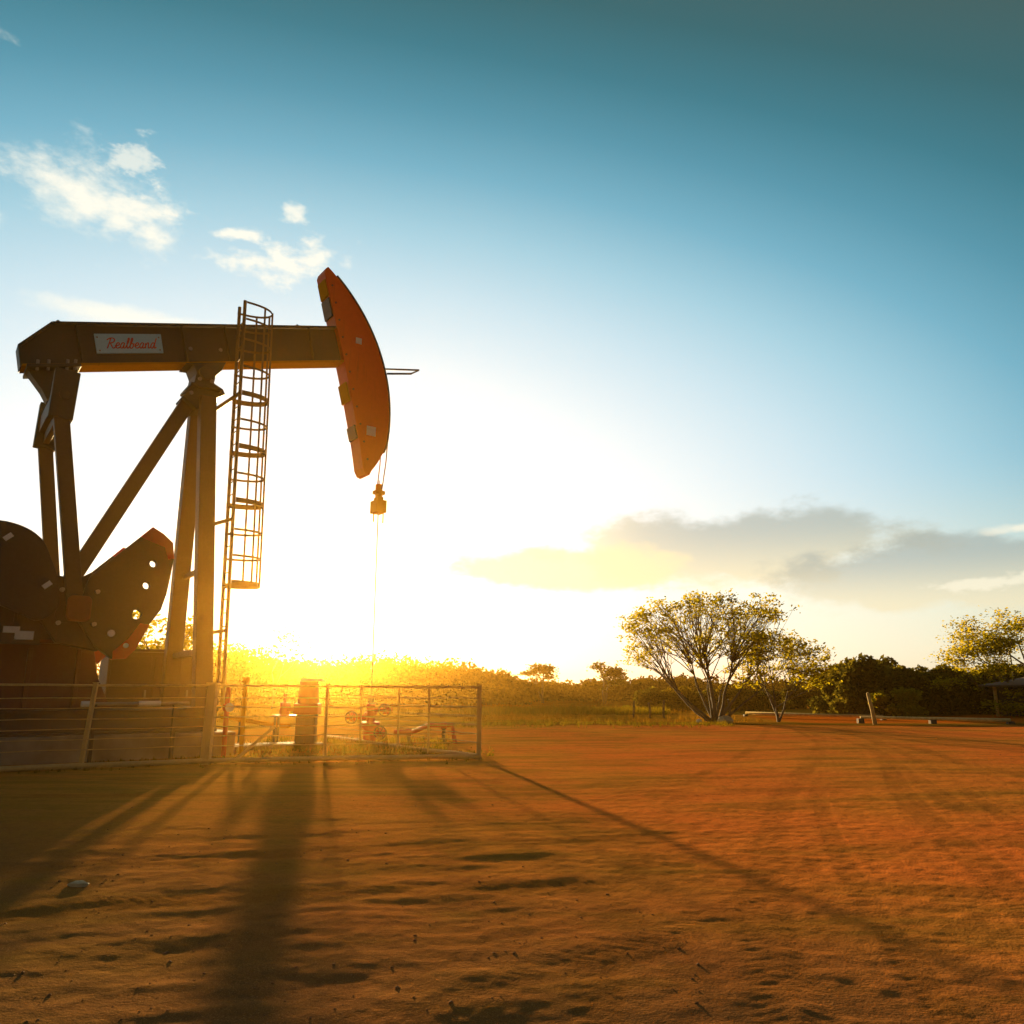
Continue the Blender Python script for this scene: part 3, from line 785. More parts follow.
post = empty('red_pump_post', (-4.98, 20.1, 0))
tag(post, 'stout red metering post with a round white cap between the ladder and wellhead', 'post')
MB().box(-0.25, 0.22, -0.15, 0.15, -0.1, 0.72).build('post_leg', M['dark'], post, 0.02)
MB().box(-0.31, 0.29, -0.2, 0.2, 0.723, 0.98).build('valve_block', M['red'], post, 0.03)
MB().tube([(0, 0, 0.983), (0, 0, 1.50)], [0.26, 0.22], 18).build('post_column', M['red'], post)
MB().tube([(0.08, 0, 1.503), (0.08, 0, 1.58)], [0.30, 0.26], 18).build('white_cap', M['white'], post)
MB().tube([(-0.25, 0, 0.85), (-0.5, 0, 0.85)], 0.06, 10).build('pipe_stub', M['red'], post)

inj = empty('chemical_injector', (-5.5, 20.3, 0))
tag(inj, 'reddish injection pump on thin legs left of the red metering post', 'pump')
for a, b in ((-0.28, -0.15), (0.28, -0.15), (-0.28, 0.15), (0.28, 0.15)):
    MB().box(a - 0.025, a + 0.025, b - 0.025, b + 0.025, -0.1, 0.66).build('leg', M['dark'], inj)
MB().box(-0.34, 0.34, -0.2, 0.2, 0.663, 0.70).build('platform', M['red'], inj)
MB().tube([(-0.1, 0, 0.703), (-0.1, 0, 1.0)], 0.12, 12).tube([(-0.1, 0, 1.0), (-0.1, 0, 1.2)], 0.04, 8).build('pump_head', M['red'], inj)
MB().tube([(0.12, 0, 0.82), (0.42, 0, 0.82)], 0.09, 12).build('motor', M['maroon'], inj)
# ------------------------------------------------------------------ FENCE (front run plus the return at the corner)
fence = empty('pipe_fence', (0, 0, 0))
tag(fence, 'sandy post and wire fence round the pumpjack with a thick bottom rail', 'fence')
C0, C1 = Vector((-13.6, 11.7, 0)), Vector((-0.66, 16.58, 0))
def fp(x):      # front run: gentle bend as in the photograph's ground line
    pts = [(-13.6, 10.9), (-8.32, 13.6), (-7.37, 14.30), (-5.62, 15.25), (-3.69, 15.88), (-0.66, 16.58)]
    for (x0, y0), (x1, y1) in zip(pts, pts[1:]):
        if x <= x1: return y0 + (y1 - y0) * (x - x0) / (x1 - x0)
    return pts[-1][1]
fxs = [-12.9, -11.1, -9.25, -7.37, -5.60, -3.58, -0.66]
corner = Vector((-0.66, fp(-0.66)))
ret = [corner + Vector((-0.588, 0.809)) * d for d in (2.0, 3.4, 5.4, 7.6)]
fposts = [(x, fp(x)) for x in fxs] + [(p.x, p.y) for p in ret]
for i, (x, y) in enumerate(fposts):
    w = {4: 0.08, 5: 0.028, 6: 0.045}.get(i, 0.034 if i < 7 else 0.022)
    lean = {3: 0.10, 4: 0.03}.get(i, 0.0)
    g = gh(x, y)
    b_ = MB().bar((x - lean * 0.3, y, g - 0.25), (x + lean, y, g + 1.43), 2 * w, 2 * w, (0, 1, 0)).build('fence_post', M['fence'], fence, 0.008)
    MB().box(x + lean - w * 1.15, x + lean + w * 1.15, y - w * 1.15, y + w * 1.15, g + 1.432, g + 1.455).build('post_cap', M['fence'], b_)
def line_along(z, off=0.0):
    xs = np.linspace(-13.4, -0.66, 44)
    front = [(x, fp(x) - off, gh(x, fp(x)) + z) for x in xs]
    back = [(corner + Vector((-0.588, 0.809)) * d) for d in np.linspace(0.4, 7.6, 12)]
    return front + [(p.x + off, p.y, gh(p.x, p.y) + z) for p in back]
for z, r in ((1.40, 0.020), (1.19, 0.009), (1.02, 0.009), (0.84, 0.009), (0.67, 0.009), (0.50, 0.009), (0.33, 0.009)):
    pts = line_along(z, 0.045)
    if r < 0.01: pts = [(a, b, c - 0.012 * abs(math.sin(a * 1.9 + z * 7))) for a, b, c in pts]
    MB().tube(pts, r, 6).build('fence_rail' if r > 0.015 else 'fence_wire', M['wire'], fence)
MB().tube(line_along(0.06, 0.05), 0.045, 8).build('bottom_rail', M['fence'], fence)
# a diagonal stay in the second bay
MB().bar((-5.1, fp(-5.1) + 0.05, 0.06), (-4.5, fp(-4.5) + 0.05, 0.62), 0.05, 0.05).build('fence_stay', M['fence'], fence)

# ------------------------------------------------------------------ TREES
def leaf_cloud(centers, sizes, flat=0.0, aspect=0.55):
    n = len(centers)
    d = rng.normal(size=(n, 3)); d[:, 2] *= (1 - flat); d /= np.linalg.norm(d, axis=1, keepdims=True)
    e = rng.normal(size=(n, 3)); e -= d * (e * d).sum(1, keepdims=True); e /= np.linalg.norm(e, axis=1, keepdims=True)
    a = d * sizes[:, None]; b = e * sizes[:, None] * aspect
    v = np.stack([centers - a, centers + b * 0.9 - a * 0.1, centers + a, centers - b * 0.9 + a * 0.1], 1).reshape(-1, 3)
    f = np.arange(n * 4).reshape(-1, 4)
    return v, f

def grow(mb, p, d, L, r, depth, ends, rr, up=0.15, spread=0.55, curve=0.12, minr=0.008, kids=(2, 3), lf=(0.62, 0.82)):
    pts = [p]; rs = [r]; q = p.copy(); dd = d.copy()
    n = 4
    for i in range(n):
        dd = (dd + Vector((rr.gauss(0, curve), rr.gauss(0, curve), rr.gauss(0, curve) + up * 0.25))).normalized()
        q = q + dd * (L / n); pts.append(q.copy()); rs.append(max(minr, r * (1 - 0.4 * (i + 1) / n)))
    mb.tube(pts, rs, 6 if r > 0.04 else 4, False)
    if depth == 0:
        ends.append((q.copy(), dd.copy())); ends.append(((pts[2] + pts[3]) / 2, dd.copy()))
        return
    if depth <= 1: ends.append((q.copy(), dd.copy()))
    elif depth == 2 and rr.random() < 0.6: ends.append((pts[3].copy(), dd.copy()))
    for k in range(rr.randint(*kids)):
        ax = Vector((rr.gauss(0, 1), rr.gauss(0, 1), rr.gauss(0, 0.6)))
        nd = (dd + ax.normalized() * spread * rr.uniform(0.6, 1.3) + Vector((0, 0, up))).normalized()
        grow(mb, q.copy(), nd, L * rr.uniform(*lf), rs[-1] * 0.75, depth - 1, ends, rr, up, spread, curve, minr, kids, lf)

def make_tree(name, label, loc, stems, depth, leafm, leaf_size, per_end, blob, seed, flat=0.3, group=None, squash=0.6, density=1.0, **kw):
    rr = random.Random(seed)
    e = empty(name, loc); tag(e, label, 'tree', group)
    mb = MB(); ends = []
    for (d, L, r) in stems:
        grow(mb, Vector((rr.uniform(-0.08, 0.08), rr.uniform(-0.08, 0.08), -0.15)), Vector(d).normalized(), L, r, depth, ends, rr, **kw)
    mb.build('trunk', M['bark'], e, smooth=True)
    cs = []
    for q, d in ends:
        k = max(1, int(per_end * rr.uniform(0.3, 1.6) * density))
        c = rng.normal(size=(k, 3)) * np.array([blob, blob, blob * squash]) + np.array(q)
        cs.append(c)
    cs = np.vstack(cs)
    v, f = leaf_cloud(cs, rng.uniform(0.6, 1.3, len(cs)) * leaf_size, flat)
    np_mesh('crown', v, f, leafm, e)
    return e

def fan_stems(n, tilt0, tilt1, L, r, rr):
    out = []
    for k in range(n):
        a = 2 * math.pi * k / n + rr.uniform(-0.3, 0.3); t = R(rr.uniform(tilt0, tilt1))
        out.append(((math.sin(t) * math.cos(a), math.sin(t) * math.sin(a), math.cos(t)), L * rr.uniform(0.85, 1.15), r * rr.uniform(0.7, 1.1)))
    return out

rr0 = random.Random(5)
def dome_tree(name, label, loc, stems, ntar, xr, zup, zlo, ydepth, per, blob, leaf, seed, mat):
    # limbs fan from one foot; twigs run from the limbs to leaf clumps spread through a dome
    rr = random.Random(seed); rg = np.random.default_rng(seed)
    e = empty(name, loc); tag(e, label, 'tree')
    mb = MB(); limbs = []
    for (d, L, r) in stems:
        d = Vector(d).normalized(); p = Vector((rr.uniform(-0.1, 0.1), rr.uniform(-0.1, 0.1), -0.15)); pts = [p]; rs = [r]
        for k in range(6):
            d = (d + Vector((rr.gauss(0, 0.09), rr.gauss(0, 0.09), 0.05))).normalized()
            p = p + d * (L / 6); pts.append(p.copy()); rs.append(r * (1 - 0.7 * (k + 1) / 6))
        mb.tube(pts, rs, 7, False); limbs.append((pts, rs))
    cs = []
    for k in range(ntar):
        x = rr.uniform(*xr); zu, zl = zup(x), zlo(x)
        if zu < zl: continue
        f = rr.random() ** 0.72
        z = zl + (zu - zl) * f
        y = rr.uniform(-1, 1) * ydepth * math.sqrt(max(0.05, 1 - ((x - sum(xr) / 2) / (0.55 * (xr[1] - xr[0]))) ** 2)) * (1 - 0.35 * f)
        T = Vector((x, y, z))
        best = None
        for pts, rs in limbs:
            for q in range(2, 7):
                if pts[q].z > T.z: continue
                dd = (pts[q] - T).length + 0.16 * q + rr.uniform(0, 0.9)
                if best is None or dd < best[0]: best = (dd, pts[q], rs[q])
        if best is None: continue
        A = best[1]; mid = (A + T) / 2 + Vector((rr.gauss(0, 0.1), rr.gauss(0, 0.1), 0.10))
        r0 = min(best[2] * 0.7, 0.028)
        mb.tube([A, (A + mid) / 2 + Vector((0, 0, 0.03)), mid, T], [r0, r0 * 0.8, r0 * 0.55, 0.006], 5, False)
        for _ in range(3):
            B = T + Vector((rr.gauss(0, 0.28), rr.gauss(0, 0.28), rr.gauss(0.03, 0.14)))
            mb.tube([mid, (mid + B) / 2, B], [r0 * 0.5, 0.007, 0.005], 4, False)
            n = int(per * rr.uniform(0.25, 0.7))
            cs.append(rg.normal(size=(n, 3)) * np.array([blob, blob, blob * 0.5]) + np.array(B))
    cs = np.vstack(cs)
    mb.build('trunk', M['bark'], e, smooth=True)
    v, f = leaf_cloud(cs, rg.uniform(0.55, 1.35, len(cs)) * leaf, 0.35)
    np_mesh('crown', v, f, mat, e)
    return e
main_stems = [((-1.35, 0.0, 0.75), 2.9, 0.085), ((-1.0, -0.3, 0.9), 2.7, 0.085), ((-0.6, 0.3, 1.1), 2.7, 0.09), ((-0.22, -0.2, 1.3), 2.8, 0.10), ((0.12, 0.2, 1.3), 2.8, 0.10),
              ((0.45, -0.25, 1.1), 2.7, 0.09), ((0.85, 0.15, 0.9), 2.7, 0.08), ((1.2, -0.1, 0.75), 2.6, 0.07), ((0.2, 0.7, 1.0), 2.3, 0.07), ((-0.3, -0.7, 1.0), 2.3, 0.07)]
dome_tree('spreading_tree', 'wide airy tree with many stems fanning from one foot at the yard edge', (8.45, 34.4, gh(8.45, 34.4)), main_stems, 190, (-3.5, 2.95),
          lambda x: 3.0 + 2.45 * math.sqrt(max(0, 1 - ((x - 0.2) / 4.1) ** 2)), lambda x: 1.7 + 0.16 * abs(x) + 0.7 * max(0, 1 - abs(x)), 2.6, 36, 0.16, 0.07, 24, M['leaf'])
dome_tree('slender_tree', 'smaller thin stemmed tree just right of the wide many stemmed tree', (11.15, 34.6, gh(11.15, 34.6)),
          [((0.02, 0, 1), 2.5, 0.075), ((0.5, 0.1, 0.9), 2.4, 0.05), ((-0.35, 0.1, 0.95), 2.3, 0.04)], 85, (-1.3, 2.0),
          lambda x: 3.75 - 0.38 * (x - 0.2) ** 2, lambda x: 1.35 + 0.05 * x, 1.4, 36, 0.15, 0.07, 19, M['leaf'])
make_tree('acacia_tree', 'layered flat crowned tree at the right edge above the thicket', (27.2, 41.5, gh(27.2, 41.5)),
          [((-0.95, -0.1, 0.8), 2.6, 0.10), ((-0.4, 0.2, 1.0), 2.7, 0.11), ((0.4, 0, 1.0), 2.6, 0.11), ((-1.1, 0.2, 0.55), 2.4, 0.08), ((0.1, -0.5, 0.9), 2.4, 0.09), ((-0.7, -0.4, 0.5), 2.2, 0.07)], 3, M['leaf'], 0.08, 34, 0.36, 17, flat=0.6, squash=0.3, up=0.0, spread=0.66, kids=(2, 4), lf=(0.5, 0.7), minr=0.008)
make_tree('umbrella_tree', 'small distant flat topped tree, left one of the two on the skyline', (3.75, 98, gh(3.75, 98)),
          [((0.06, 0, 1), 2.5, 0.19), ((-0.12, 0.1, 1), 2.5, 0.17)], 2, M['leafdark'], 0.16, 26, 0.42, 31, flat=0.6, squash=0.30, up=-0.05, spread=0.85, kids=(4, 5), lf=(0.52, 0.66))
make_tree('umbrella_tree', 'small distant flat topped tree, right one of the two on the skyline', (10.6, 94, gh(10.6, 94)),
          [((-0.05, 0, 1), 2.5, 0.19), ((0.2, 0.1, 1), 2.3, 0.15)], 2, M['leafdark'], 0.16, 26, 0.42, 39, flat=0.6, squash=0.30, up=-0.05, spread=0.85, kids=(4, 5), lf=(0.52, 0.66))
make_tree('sapling', 'thin sparse sapling standing above the scrub right of the ladder', (-21.0, 72, gh(-21, 72)),
          [((-0.1, 0, 1), 3.4, 0.06), ((0.25, 0, 1), 3.0, 0.05)], 2, M['leaf2'], 0.14, 8, 0.35, 41, up=0.1, spread=0.6)
make_tree('round_tree', 'small rounded tree rising above the far scrub right of the hanging rod', (-9.3, 92, gh(-9.3, 92)),
          fan_stems(4, 10, 35, 2.3, 0.14, rr0), 2, M['leaf2'], 0.17, 26, 0.5, 43, up=0.05, spread=0.6, lf=(0.5, 0.65))
make_tree('leafy_bush', 'sunlit leafy bush between the counterweight and the tower legs', (-13.2, 30.5, gh(-13.2, 30.5)),
          fan_stems(6, 10, 40, 1.9, 0.07, rr0), 2, M['leaf'], 0.11, 26, 0.34, 47, up=0.05, spread=0.7, lf=(0.5, 0.65))

# shrubs: four meshes, copied as individuals
def shrub_proto(name, mat, seed, nblob, w, h, leaf, nleaf):
    r_ = np.random.default_rng(seed)
    a = r_.uniform(0, 2 * math.pi, nblob); q = np.sqrt(r_.uniform(0, 1, nblob)) * w * 0.8
    zc = r_.uniform(0.12, 1.0, nblob) * h * (1 - 0.45 * (q / w) ** 2) * 0.86
    bc = np.stack([q * np.cos(a), q * np.sin(a) * 0.8, zc], 1)
    br = r_.uniform(0.16, 0.34, nblob) * min(w, h)
    per = nleaf // nblob
    cs = []
    for c, r in zip(bc, br):
        d = r_.normal(size=(per, 3)); d /= np.linalg.norm(d, axis=1, keepdims=True)
        cs.append(c + d * r * r_.uniform(0.5, 1.12, (per, 1)) * np.array([1.15, 1.15, 0.8]))
    cs = np.vstack(cs); cs[:, 2] = np.maximum(cs[:, 2], 0.03)
    v, f = leaf_cloud(cs, r_.uniform(0.6, 1.4, len(cs)) * leaf, 0.2, 0.6)
    e = empty(name, (0, 0, 0))
    np_mesh('foliage', v, f, mat, e)
    mb = MB()
    for c in bc[::3]:
        mb.tube([(0, 0, -0.2), (c[0] * 0.4, c[1] * 0.4, c[2] * 0.5), tuple(c)], [0.06, 0.04, 0.012], 5, False)
    mb.build('stem', M['bark'], e)
    return e
def copy_thing(o, loc, rz, sc, label, cat, group=None):
    c = o.copy(); COL.objects.link(c); c.location = loc; c.rotation_euler = (0, 0, rz); c.scale = (sc[0], sc[1], sc[2])
    tag(c, label, cat, group)
    for ch in o.children:
        k = ch.copy(); COL.objects.link(k); k.parent = c
    return c
pA = shrub_proto('shrub', M['leafdark'], 1, 26, 2.0, 3.2, 0.13, 5200)
pB = shrub_proto('shrub', M['leafdark'], 2, 22, 1.9, 2.9, 0.13, 4800)
pC = shrub_proto('shrub', M['leaf2'], 3, 24, 2.1, 3.0, 0.13, 4800)
used = set()
def place(pr, x, y, rz, sc, label, cat='shrub', group=None):
    loc = (x, y, gh(x, y) - 0.05)
    if pr.name not in used:
        used.add(pr.name)
        pr.location = loc; pr.rotation_euler = (0, 0, rz); pr.scale = sc; tag(pr, label, cat, group)
        return pr
    return copy_thing(pr, loc, rz, sc, label, cat, group)
TL = 'dense dark shrub in the thicket behind the fallen pole at the right'
TG = 'thicket shrubs at the right'
rs_ = random.Random(77)
for k, (px_, d) in enumerate([(842, 47), (862, 44), (884, 46), (908, 45), (930, 44.5), (952, 46), (975, 45), (996, 47), (1018, 47), (1044, 46), (1070, 46),
                              (850, 55), (880, 56), (915, 57), (950, 56), (985, 57), (1025, 58), (1065, 57), (1100, 52)]):
    x = (px_ - 512) / 820 * d
    top = 1.3 + d * (690 - (655 + (4 if px_ > 940 else 0) - (3 if 860 < px_ < 910 else 0))) / 812
    s = top / 3.1
    place(rs_.choice((pA, pB)), x, d, rs_.uniform(0, 6.28), (s * rs_.uniform(0.85, 1.15), s * 0.9, s * rs_.uniform(0.9, 1.05)), TL, 'shrub', TG)
ML = 'low brown green shrub in the hedge between the wide tree and the thicket'
for k, px_ in enumerate((655, 680, 705, 728, 748, 770, 792, 812, 830)):
    d = 62 + rs_.uniform(-4, 4); x = (px_ - 512) / 820 * d
    s = (1.3 + d * (690 - 679) / 812) / 3.0
    place(rs_.choice((pB, pC)), x, d, rs_.uniform(0, 6.28), (s * 1.25, s, s * rs_.uniform(0.9, 1.08)), ML, 'shrub', 'hedge shrubs beyond the wide tree')
pl = shrub_proto('bright_bush', M['leaflight'], 9, 16, 1.35, 1.75, 0.11, 2600)
pl.location = (18.9, 40.6, gh(18.9, 40.6)); pl.rotation_euler = (0, 0, 0.4)
tag(pl, 'lighter yellow green rounded bush in front of the dark thicket', 'bush')
pk = shrub_proto('yellow_shrub', M['leaflight'], 12, 9, 1.5, 0.75, 0.10, 900)
pk.scale = (0.75, 0.75, 0.6); pk.location = (8.6, 60.0, gh(8.6, 60) - 0.03); pk.rotation_euler = (0, 0, 1.0)
tag(pk, 'low bright yellow shrub left of the wide tree in the dry field', 'shrub')

# far scrub that reads as one mass
def far_wood():
    cs = []; sz = []
    r_ = np.random.default_rng(99)
    def belt(x0, x1, d0, d1, top, n, lv):
        for k in range(n):
            px = r_.uniform(x0, x1); d = r_.uniform(d0, d1)
            x = (px - 512) / 820 * d
            h = 1.3 + d * (690.5 - top(px)) / 812
            h *= r_.uniform(0.55, 1.10)
            w = r_.uniform(0.8, 1.7) * min(2.4, h * 0.5)
            q = r_.normal(size=(lv, 3)); q /= np.linalg.norm(q, axis=1, keepdims=True)
            c = q * r_.uniform(0.55, 1.1, (lv, 1)) * np.array([w, w, h * 0.5]) + np.array([x, d, h * 0.5])
            c[:, 2] = np.maximum(c[:, 2], 0.1)
            cs.append(c); sz.append(r_.uniform(0.6, 1.4, lv) * 0.0023 * d)
    def topL(px):
        return np.interp(px, [-300, 100, 200, 240, 262, 290, 320, 360, 400, 425, 450, 470, 495, 520, 560, 600, 630, 660, 700, 1100],
                             [640, 640, 646, 650, 649, 660, 663, 658, 657, 664, 660, 668, 672, 682, 683, 682, 680, 678, 678, 668]) + 1.5 * math.sin(px * 0.21)
    belt(-320, 210, 60, 90, lambda p: topL(p), 90, 150)
    belt(205, 525, 70, 110, topL, 300, 230)
    belt(500, 700, 100, 135, topL, 190, 200)
    belt(680, 1150, 90, 120, topL, 120, 120)
    belt(-320, 1200, 140, 170, lambda p: topL(p) + 5, 420, 150)
    cs_ = np.vstack(cs); sz_ = np.concatenate(sz)
    v, f = leaf_cloud(cs_, sz_, 0.2, 0.7)
    # ragged inner mass so the belt is not see-through
    o = np_mesh('far_scrub', v, f, M['wood_far'])
    tag(o, 'far belt of dry scrub and low trees along the whole skyline', 'scrub', kind='stuff')
far_wood()

# grass of the field and along the fence
def grass(name, label, spots, hgt, mat, blades):
    vs = []; n = len(spots)
    P0 = np.repeat(np.array(spots)[:, :2], blades, 0)
    sc = np.repeat(np.array(spots)[:, 2], blades)
    k = len(P0)
    P0 = P0 + rng.normal(size=(k, 2)) * (0.09 * sc / 0.3)[:, None]
    z = ground_h(P0[:, 0].copy(), P0[:, 1].copy())[0]
    a = rng.uniform(0, 2 * math.pi, k); H = sc * rng.uniform(0.5, 1.25, k)
    wd = 0.006 + 0.03 * sc * rng.uniform(0.5, 1.2, k)
    dx, dy = np.cos(a), np.sin(a)
    lx, ly = -dy * H * rng.uniform(0, 0.6, k), dx * H * rng.uniform(0, 0.6, k)
    b0 = np.stack([P0[:, 0] - dx * wd, P0[:, 1] - dy * wd, z - 0.02], 1); b1 = np.stack([P0[:, 0] + dx * wd, P0[:, 1] + dy * wd, z - 0.02], 1)
    tp = np.stack([P0[:, 0] + lx, P0[:, 1] + ly, z + H], 1)
    t2 = tp + np.stack([dx * wd * 0.25, dy * wd * 0.25, -0.02 * H], 1)
    v = np.stack([b0, b1, t2, tp], 1).reshape(-1, 3)
    o = np_mesh(name, v, np.arange(len(v)).reshape(-1, 4), mat)
    tag(o, label, 'grass', kind='stuff')
sp = []
for _ in range(5200):
    d = 34 * math.exp(random.uniform(0, math.log(3.2))); t = random.uniform(-0.75, 0.75)
    x = t * d
    if x > 10.5 and d < 46: continue
    if vn(x, d) if False else float(vnoise(np.array([x / 7.0]), np.array([d / 7.0]), 71)[0]) < -0.12: continue
    sp.append((x, d, random.uniform(0.08, 0.26) * (0.7 + d / 120)))
grass('field_grass', 'dry ochre grass covering the field beyond the yard', sp, 0.3, M['grass'], 9)
sp = []
for _ in range(1800):
    t = random.random()
    if t < 0.5:
        x = random.uniform(-8, -0.4); y = fp(x) + random.gauss(1.1, 0.7); s = random.uniform(0.02, 0.06)
    elif t < 0.8:
        x = random.uniform(-6.5, -1.5); y = random.uniform(18, 22.5); s = random.uniform(0.06, 0.18)
    else:
        x = random.uniform(-2, 8); y = random.gauss(31, 1.2); s = random.uniform(0.06, 0.2)
    sp.append((x, y, s))
for _ in range(3600):
    d = random.uniform(44, 60); x = random.uniform(-0.06, 0.19) * d
    sp.append((x, d, random.uniform(0.15, 0.4)))
grass('green_grass', 'short olive green grass along the fence line and field edge', sp, 0.15, M['greengrass'], 8)

# clods and pebbles strewn on the yard
def clods():
    vs = []; fs = []
    base = np.array([(0, 0, 1), (1, 0, 0), (0, 1, 0), (-1, 0, 0), (0, -1, 0), (0, 0, -1)], float)
    tri = np.array([(0, 1, 2), (0, 2, 3), (0, 3, 4), (0, 4, 1), (5, 2, 1), (5, 3, 2), (5, 4, 3), (5, 1, 4)])
    n = 2600
    d = 2.3 * np.exp(rng.uniform(0, 2.2, n)); t = rng.uniform(-0.75, 0.75, n)
    x, y = d * t, d
    keep = (vnoise(x / 1.5, y / 1.5, 88) > -0.05)
    x, y = x[keep], y[keep]; n = len(x)
    z = ground_h(x.copy(), y.copy())[0]
    s = 0.003 + 0.010 * rng.uniform(0, 1, n) ** 4
    for i in range(n):
        v = base * rng.uniform(0.6, 1.2, (6, 1)) * s[i] * np.array([1.2, 1.0, 0.7]) + np.array([x[i], y[i], z[i] + s[i] * 0.15])
        fs.append(tri + 6 * i); vs.append(v)
    m = bark_mat('clod_earth', (0.33, 0.15, 0.05))
    o = np_mesh('clods', np.vstack(vs), np.vstack(fs), m)
    tag(o, 'small earth clods and pebbles strewn over the dirt yard', 'pebbles', kind='stuff')
clods()

def rock(name, label, loc, size, mat, seed, cat='stone'):
    r_ = random.Random(seed); mb = MB(); n1, n2 = 7, 10
    vs = []
    for i in range(n1):
        ph = math.pi * i / (n1 - 1)
        for k in range(n2):
            a = 2 * math.pi * k / n2; j = r_.uniform(0.82, 1.12)
            vs.append((size[0] * j * math.sin(ph) * math.cos(a), size[1] * j * math.sin(ph) * math.sin(a), size[2] * (math.cos(ph) * j + 0.5)))
    fs = [(i * n2 + k, (i + 1) * n2 + k, (i + 1) * n2 + (k + 1) % n2, i * n2 + (k + 1) % n2) for i in range(n1 - 1) for k in range(n2)]
    mb.add(vs, fs)
    o = mb.build(name, mat); o.location = loc
    tag(o, label, cat); return o
pale = bark_mat('pale_stone', (0.50, 0.40, 0.24))
rock('stone', 'flat pale stone on the dark ground at the lower left', (-2.99, 5.94, gh(-2.99, 5.94)), (0.07, 0.05, 0.022), pale, 3)
rock('boulder', 'yellowish block of stone at the foot of the wide tree', (8.55, 33.2, gh(8.55, 33.2)), (0.32, 0.25, 0.2), pale, 5)
rock('stone', 'small white stone on the grass left of the wide tree foot', (7.7, 34.0, gh(7.7, 34)), (0.12, 0.1, 0.1), M['white'], 6)

# fallen pole, leaning stake, shelter
def lt(x, y): return gh(x, y)
pole = empty('fallen_pole', (0, 0, 0)); tag(pole, 'long pale wooden pole lying on low blocks before the thicket', 'pole')
pp = [(14.3, 33.9), (15.6, 33.6), (17.0, 33.4), (18.4, 33.2), (19.9, 33.0)]
MB().tube([(x, y, lt(x, y) + 0.235 - 0.02 * i) for i, (x, y) in enumerate(pp)], [0.05, 0.055, 0.06, 0.065, 0.07], 10).build('log', M['sunlit_log'], pole, smooth=True)
for i in (0, 2, 4):
    x, y = pp[i]; MB().box(x - 0.12, x + 0.12, y - 0.1, y + 0.1, lt(x, y) - 0.1, lt(x, y) + 0.19 - 0.02 * i).build('support_block', M['bark'], pole)
pole2 = empty('far_pole', (0, 0, 0)); tag(pole2, 'thin pale pole lying beside the red track left of the leaning stake', 'pole')
pq = [(11.9, 42.0), (14.5, 39.5), (17.0, 37.8)]
MB().tube([(x, y, lt(x, y) + 0.16) for x, y in pq], 0.07, 8).build('log', M['wood'], pole2, smooth=True)
for x, y in (pq[0], pq[2]):
    MB().box(x - 0.1, x + 0.1, y - 0.1, y + 0.1, lt(x, y) - 0.1, lt(x, y) + 0.095).build('support_block', M['bark'], pole2)
st = empty('wooden_stake', (14.25, 32.4, gh(14.25, 32.4))); tag(st, 'pale wooden stake leaning left in front of the thicket', 'stake')
MB().tube([(0, 0, -0.2), (-0.08, 0, 0.55), (-0.2, 0, 1.2)], [0.085, 0.075, 0.06], 9).build('shaft', M['wood'], st, smooth=True)
MB().tube([(-0.2, 0, 1.203), (-0.21, 0, 1.23)], [0.055, 0.03], 9).build('cut_top', M['wood'], st)

hut = empty('open_shelter', (26.6, 39.8, gh(26.6, 39.8)), 0.12)
tag(hut, 'low open sided shelter with a dull brown sloping roof at the right edge', 'shelter')
for a, b in ((-2.2, -1.6), (2.2, -1.6), (-2.2, 1.6), (2.2, 1.6)):
    MB().tube([(a, b, -0.2), (a, b, 1.46)], 0.08, 8).build('post', M['wood'], hut)
MB().prism([(-2.7, 1.42), (0, 1.82), (2.7, 1.42), (2.7, 1.50), (0, 1.91), (-2.7, 1.50)], -2.1, 2.1).build('roof', M['thatch'], hut)
MB().box(-2.1, 2.1, 1.45, 1.55, 0, 1.38).build('back_wall', M['dark'], hut)

# small posts of a field fence near the wide tree
for k, (x, y, h) in enumerate(((5.9, 40, 0.8), (6.6, 39.5, 0.7), (7.2, 39.2, 0.85), (9.9, 37.5, 0.9))):
    o = MB().tube([(0, 0, -0.15), (0.02, 0, h * 0.6), (0.05 * (-1) ** k, 0, h)], [0.06, 0.055, 0.05], 8).build('field_post', M['bark'])
    o.location = (x, y, gh(x, y))
    tag(o, 'short dark wooden post in the dry grass around the foot of the wide tree', 'post', 'short posts in the dry grass')

# ------------------------------------------------------------------ AIR
mh, t = new_mat('evening_haze')
pv = t.n('ShaderNodeVolumePrincipled')
pv.inputs['Color'].default_value = (1.0, 0.56, 0.09, 1)
pv.inputs['Density'].default_value = 0.0005
pv.inputs['Anisotropy'].default_value = 0.905
out = t.n('ShaderNodeOutputMaterial'); t.link(pv.outputs[0], out.inputs['Volume'])
hz_ = MB().box(-700, 700, -700, 700, -3.0, 14.0).build('haze', mh)
tag(hz_, 'warm dusty evening haze over the whole yard', 'haze', kind='stuff')

# ------------------------------------------------------------------ WORLD
w = bpy.data.worlds.new('World'); scene.world = w; w.use_nodes = True
t = NT(w.node_tree)
tc = t.n('ShaderNodeTexCoord'); D = tc.outputs['Generated']
sky = t.n('ShaderNodeTexSky'); sky.sky_type = 'NISHITA'; sky.sun_disc = False
sky.sun_elevation = R(SUN_EL); sky.sun_rotation = R(SUN_AZ); sky.air_density = 1.2; sky.dust_density = 2.0; sky.ozone_density = 2.0
sep = t.n('ShaderNodeSeparateXYZ', i_0=D)
az = t.math('MULTIPLY', t.math('ARCTAN2', sep.outputs[0], sep.outputs[1]), 180 / math.pi)
el = t.math('MULTIPLY', t.math('ARCSINE', sep.outputs[2]), 180 / math.pi)
da = t.math('MULTIPLY', t.math('SUBTRACT', az, SUN_AZ), 0.58)
de = t.math('SUBTRACT', el, SUN_EL)
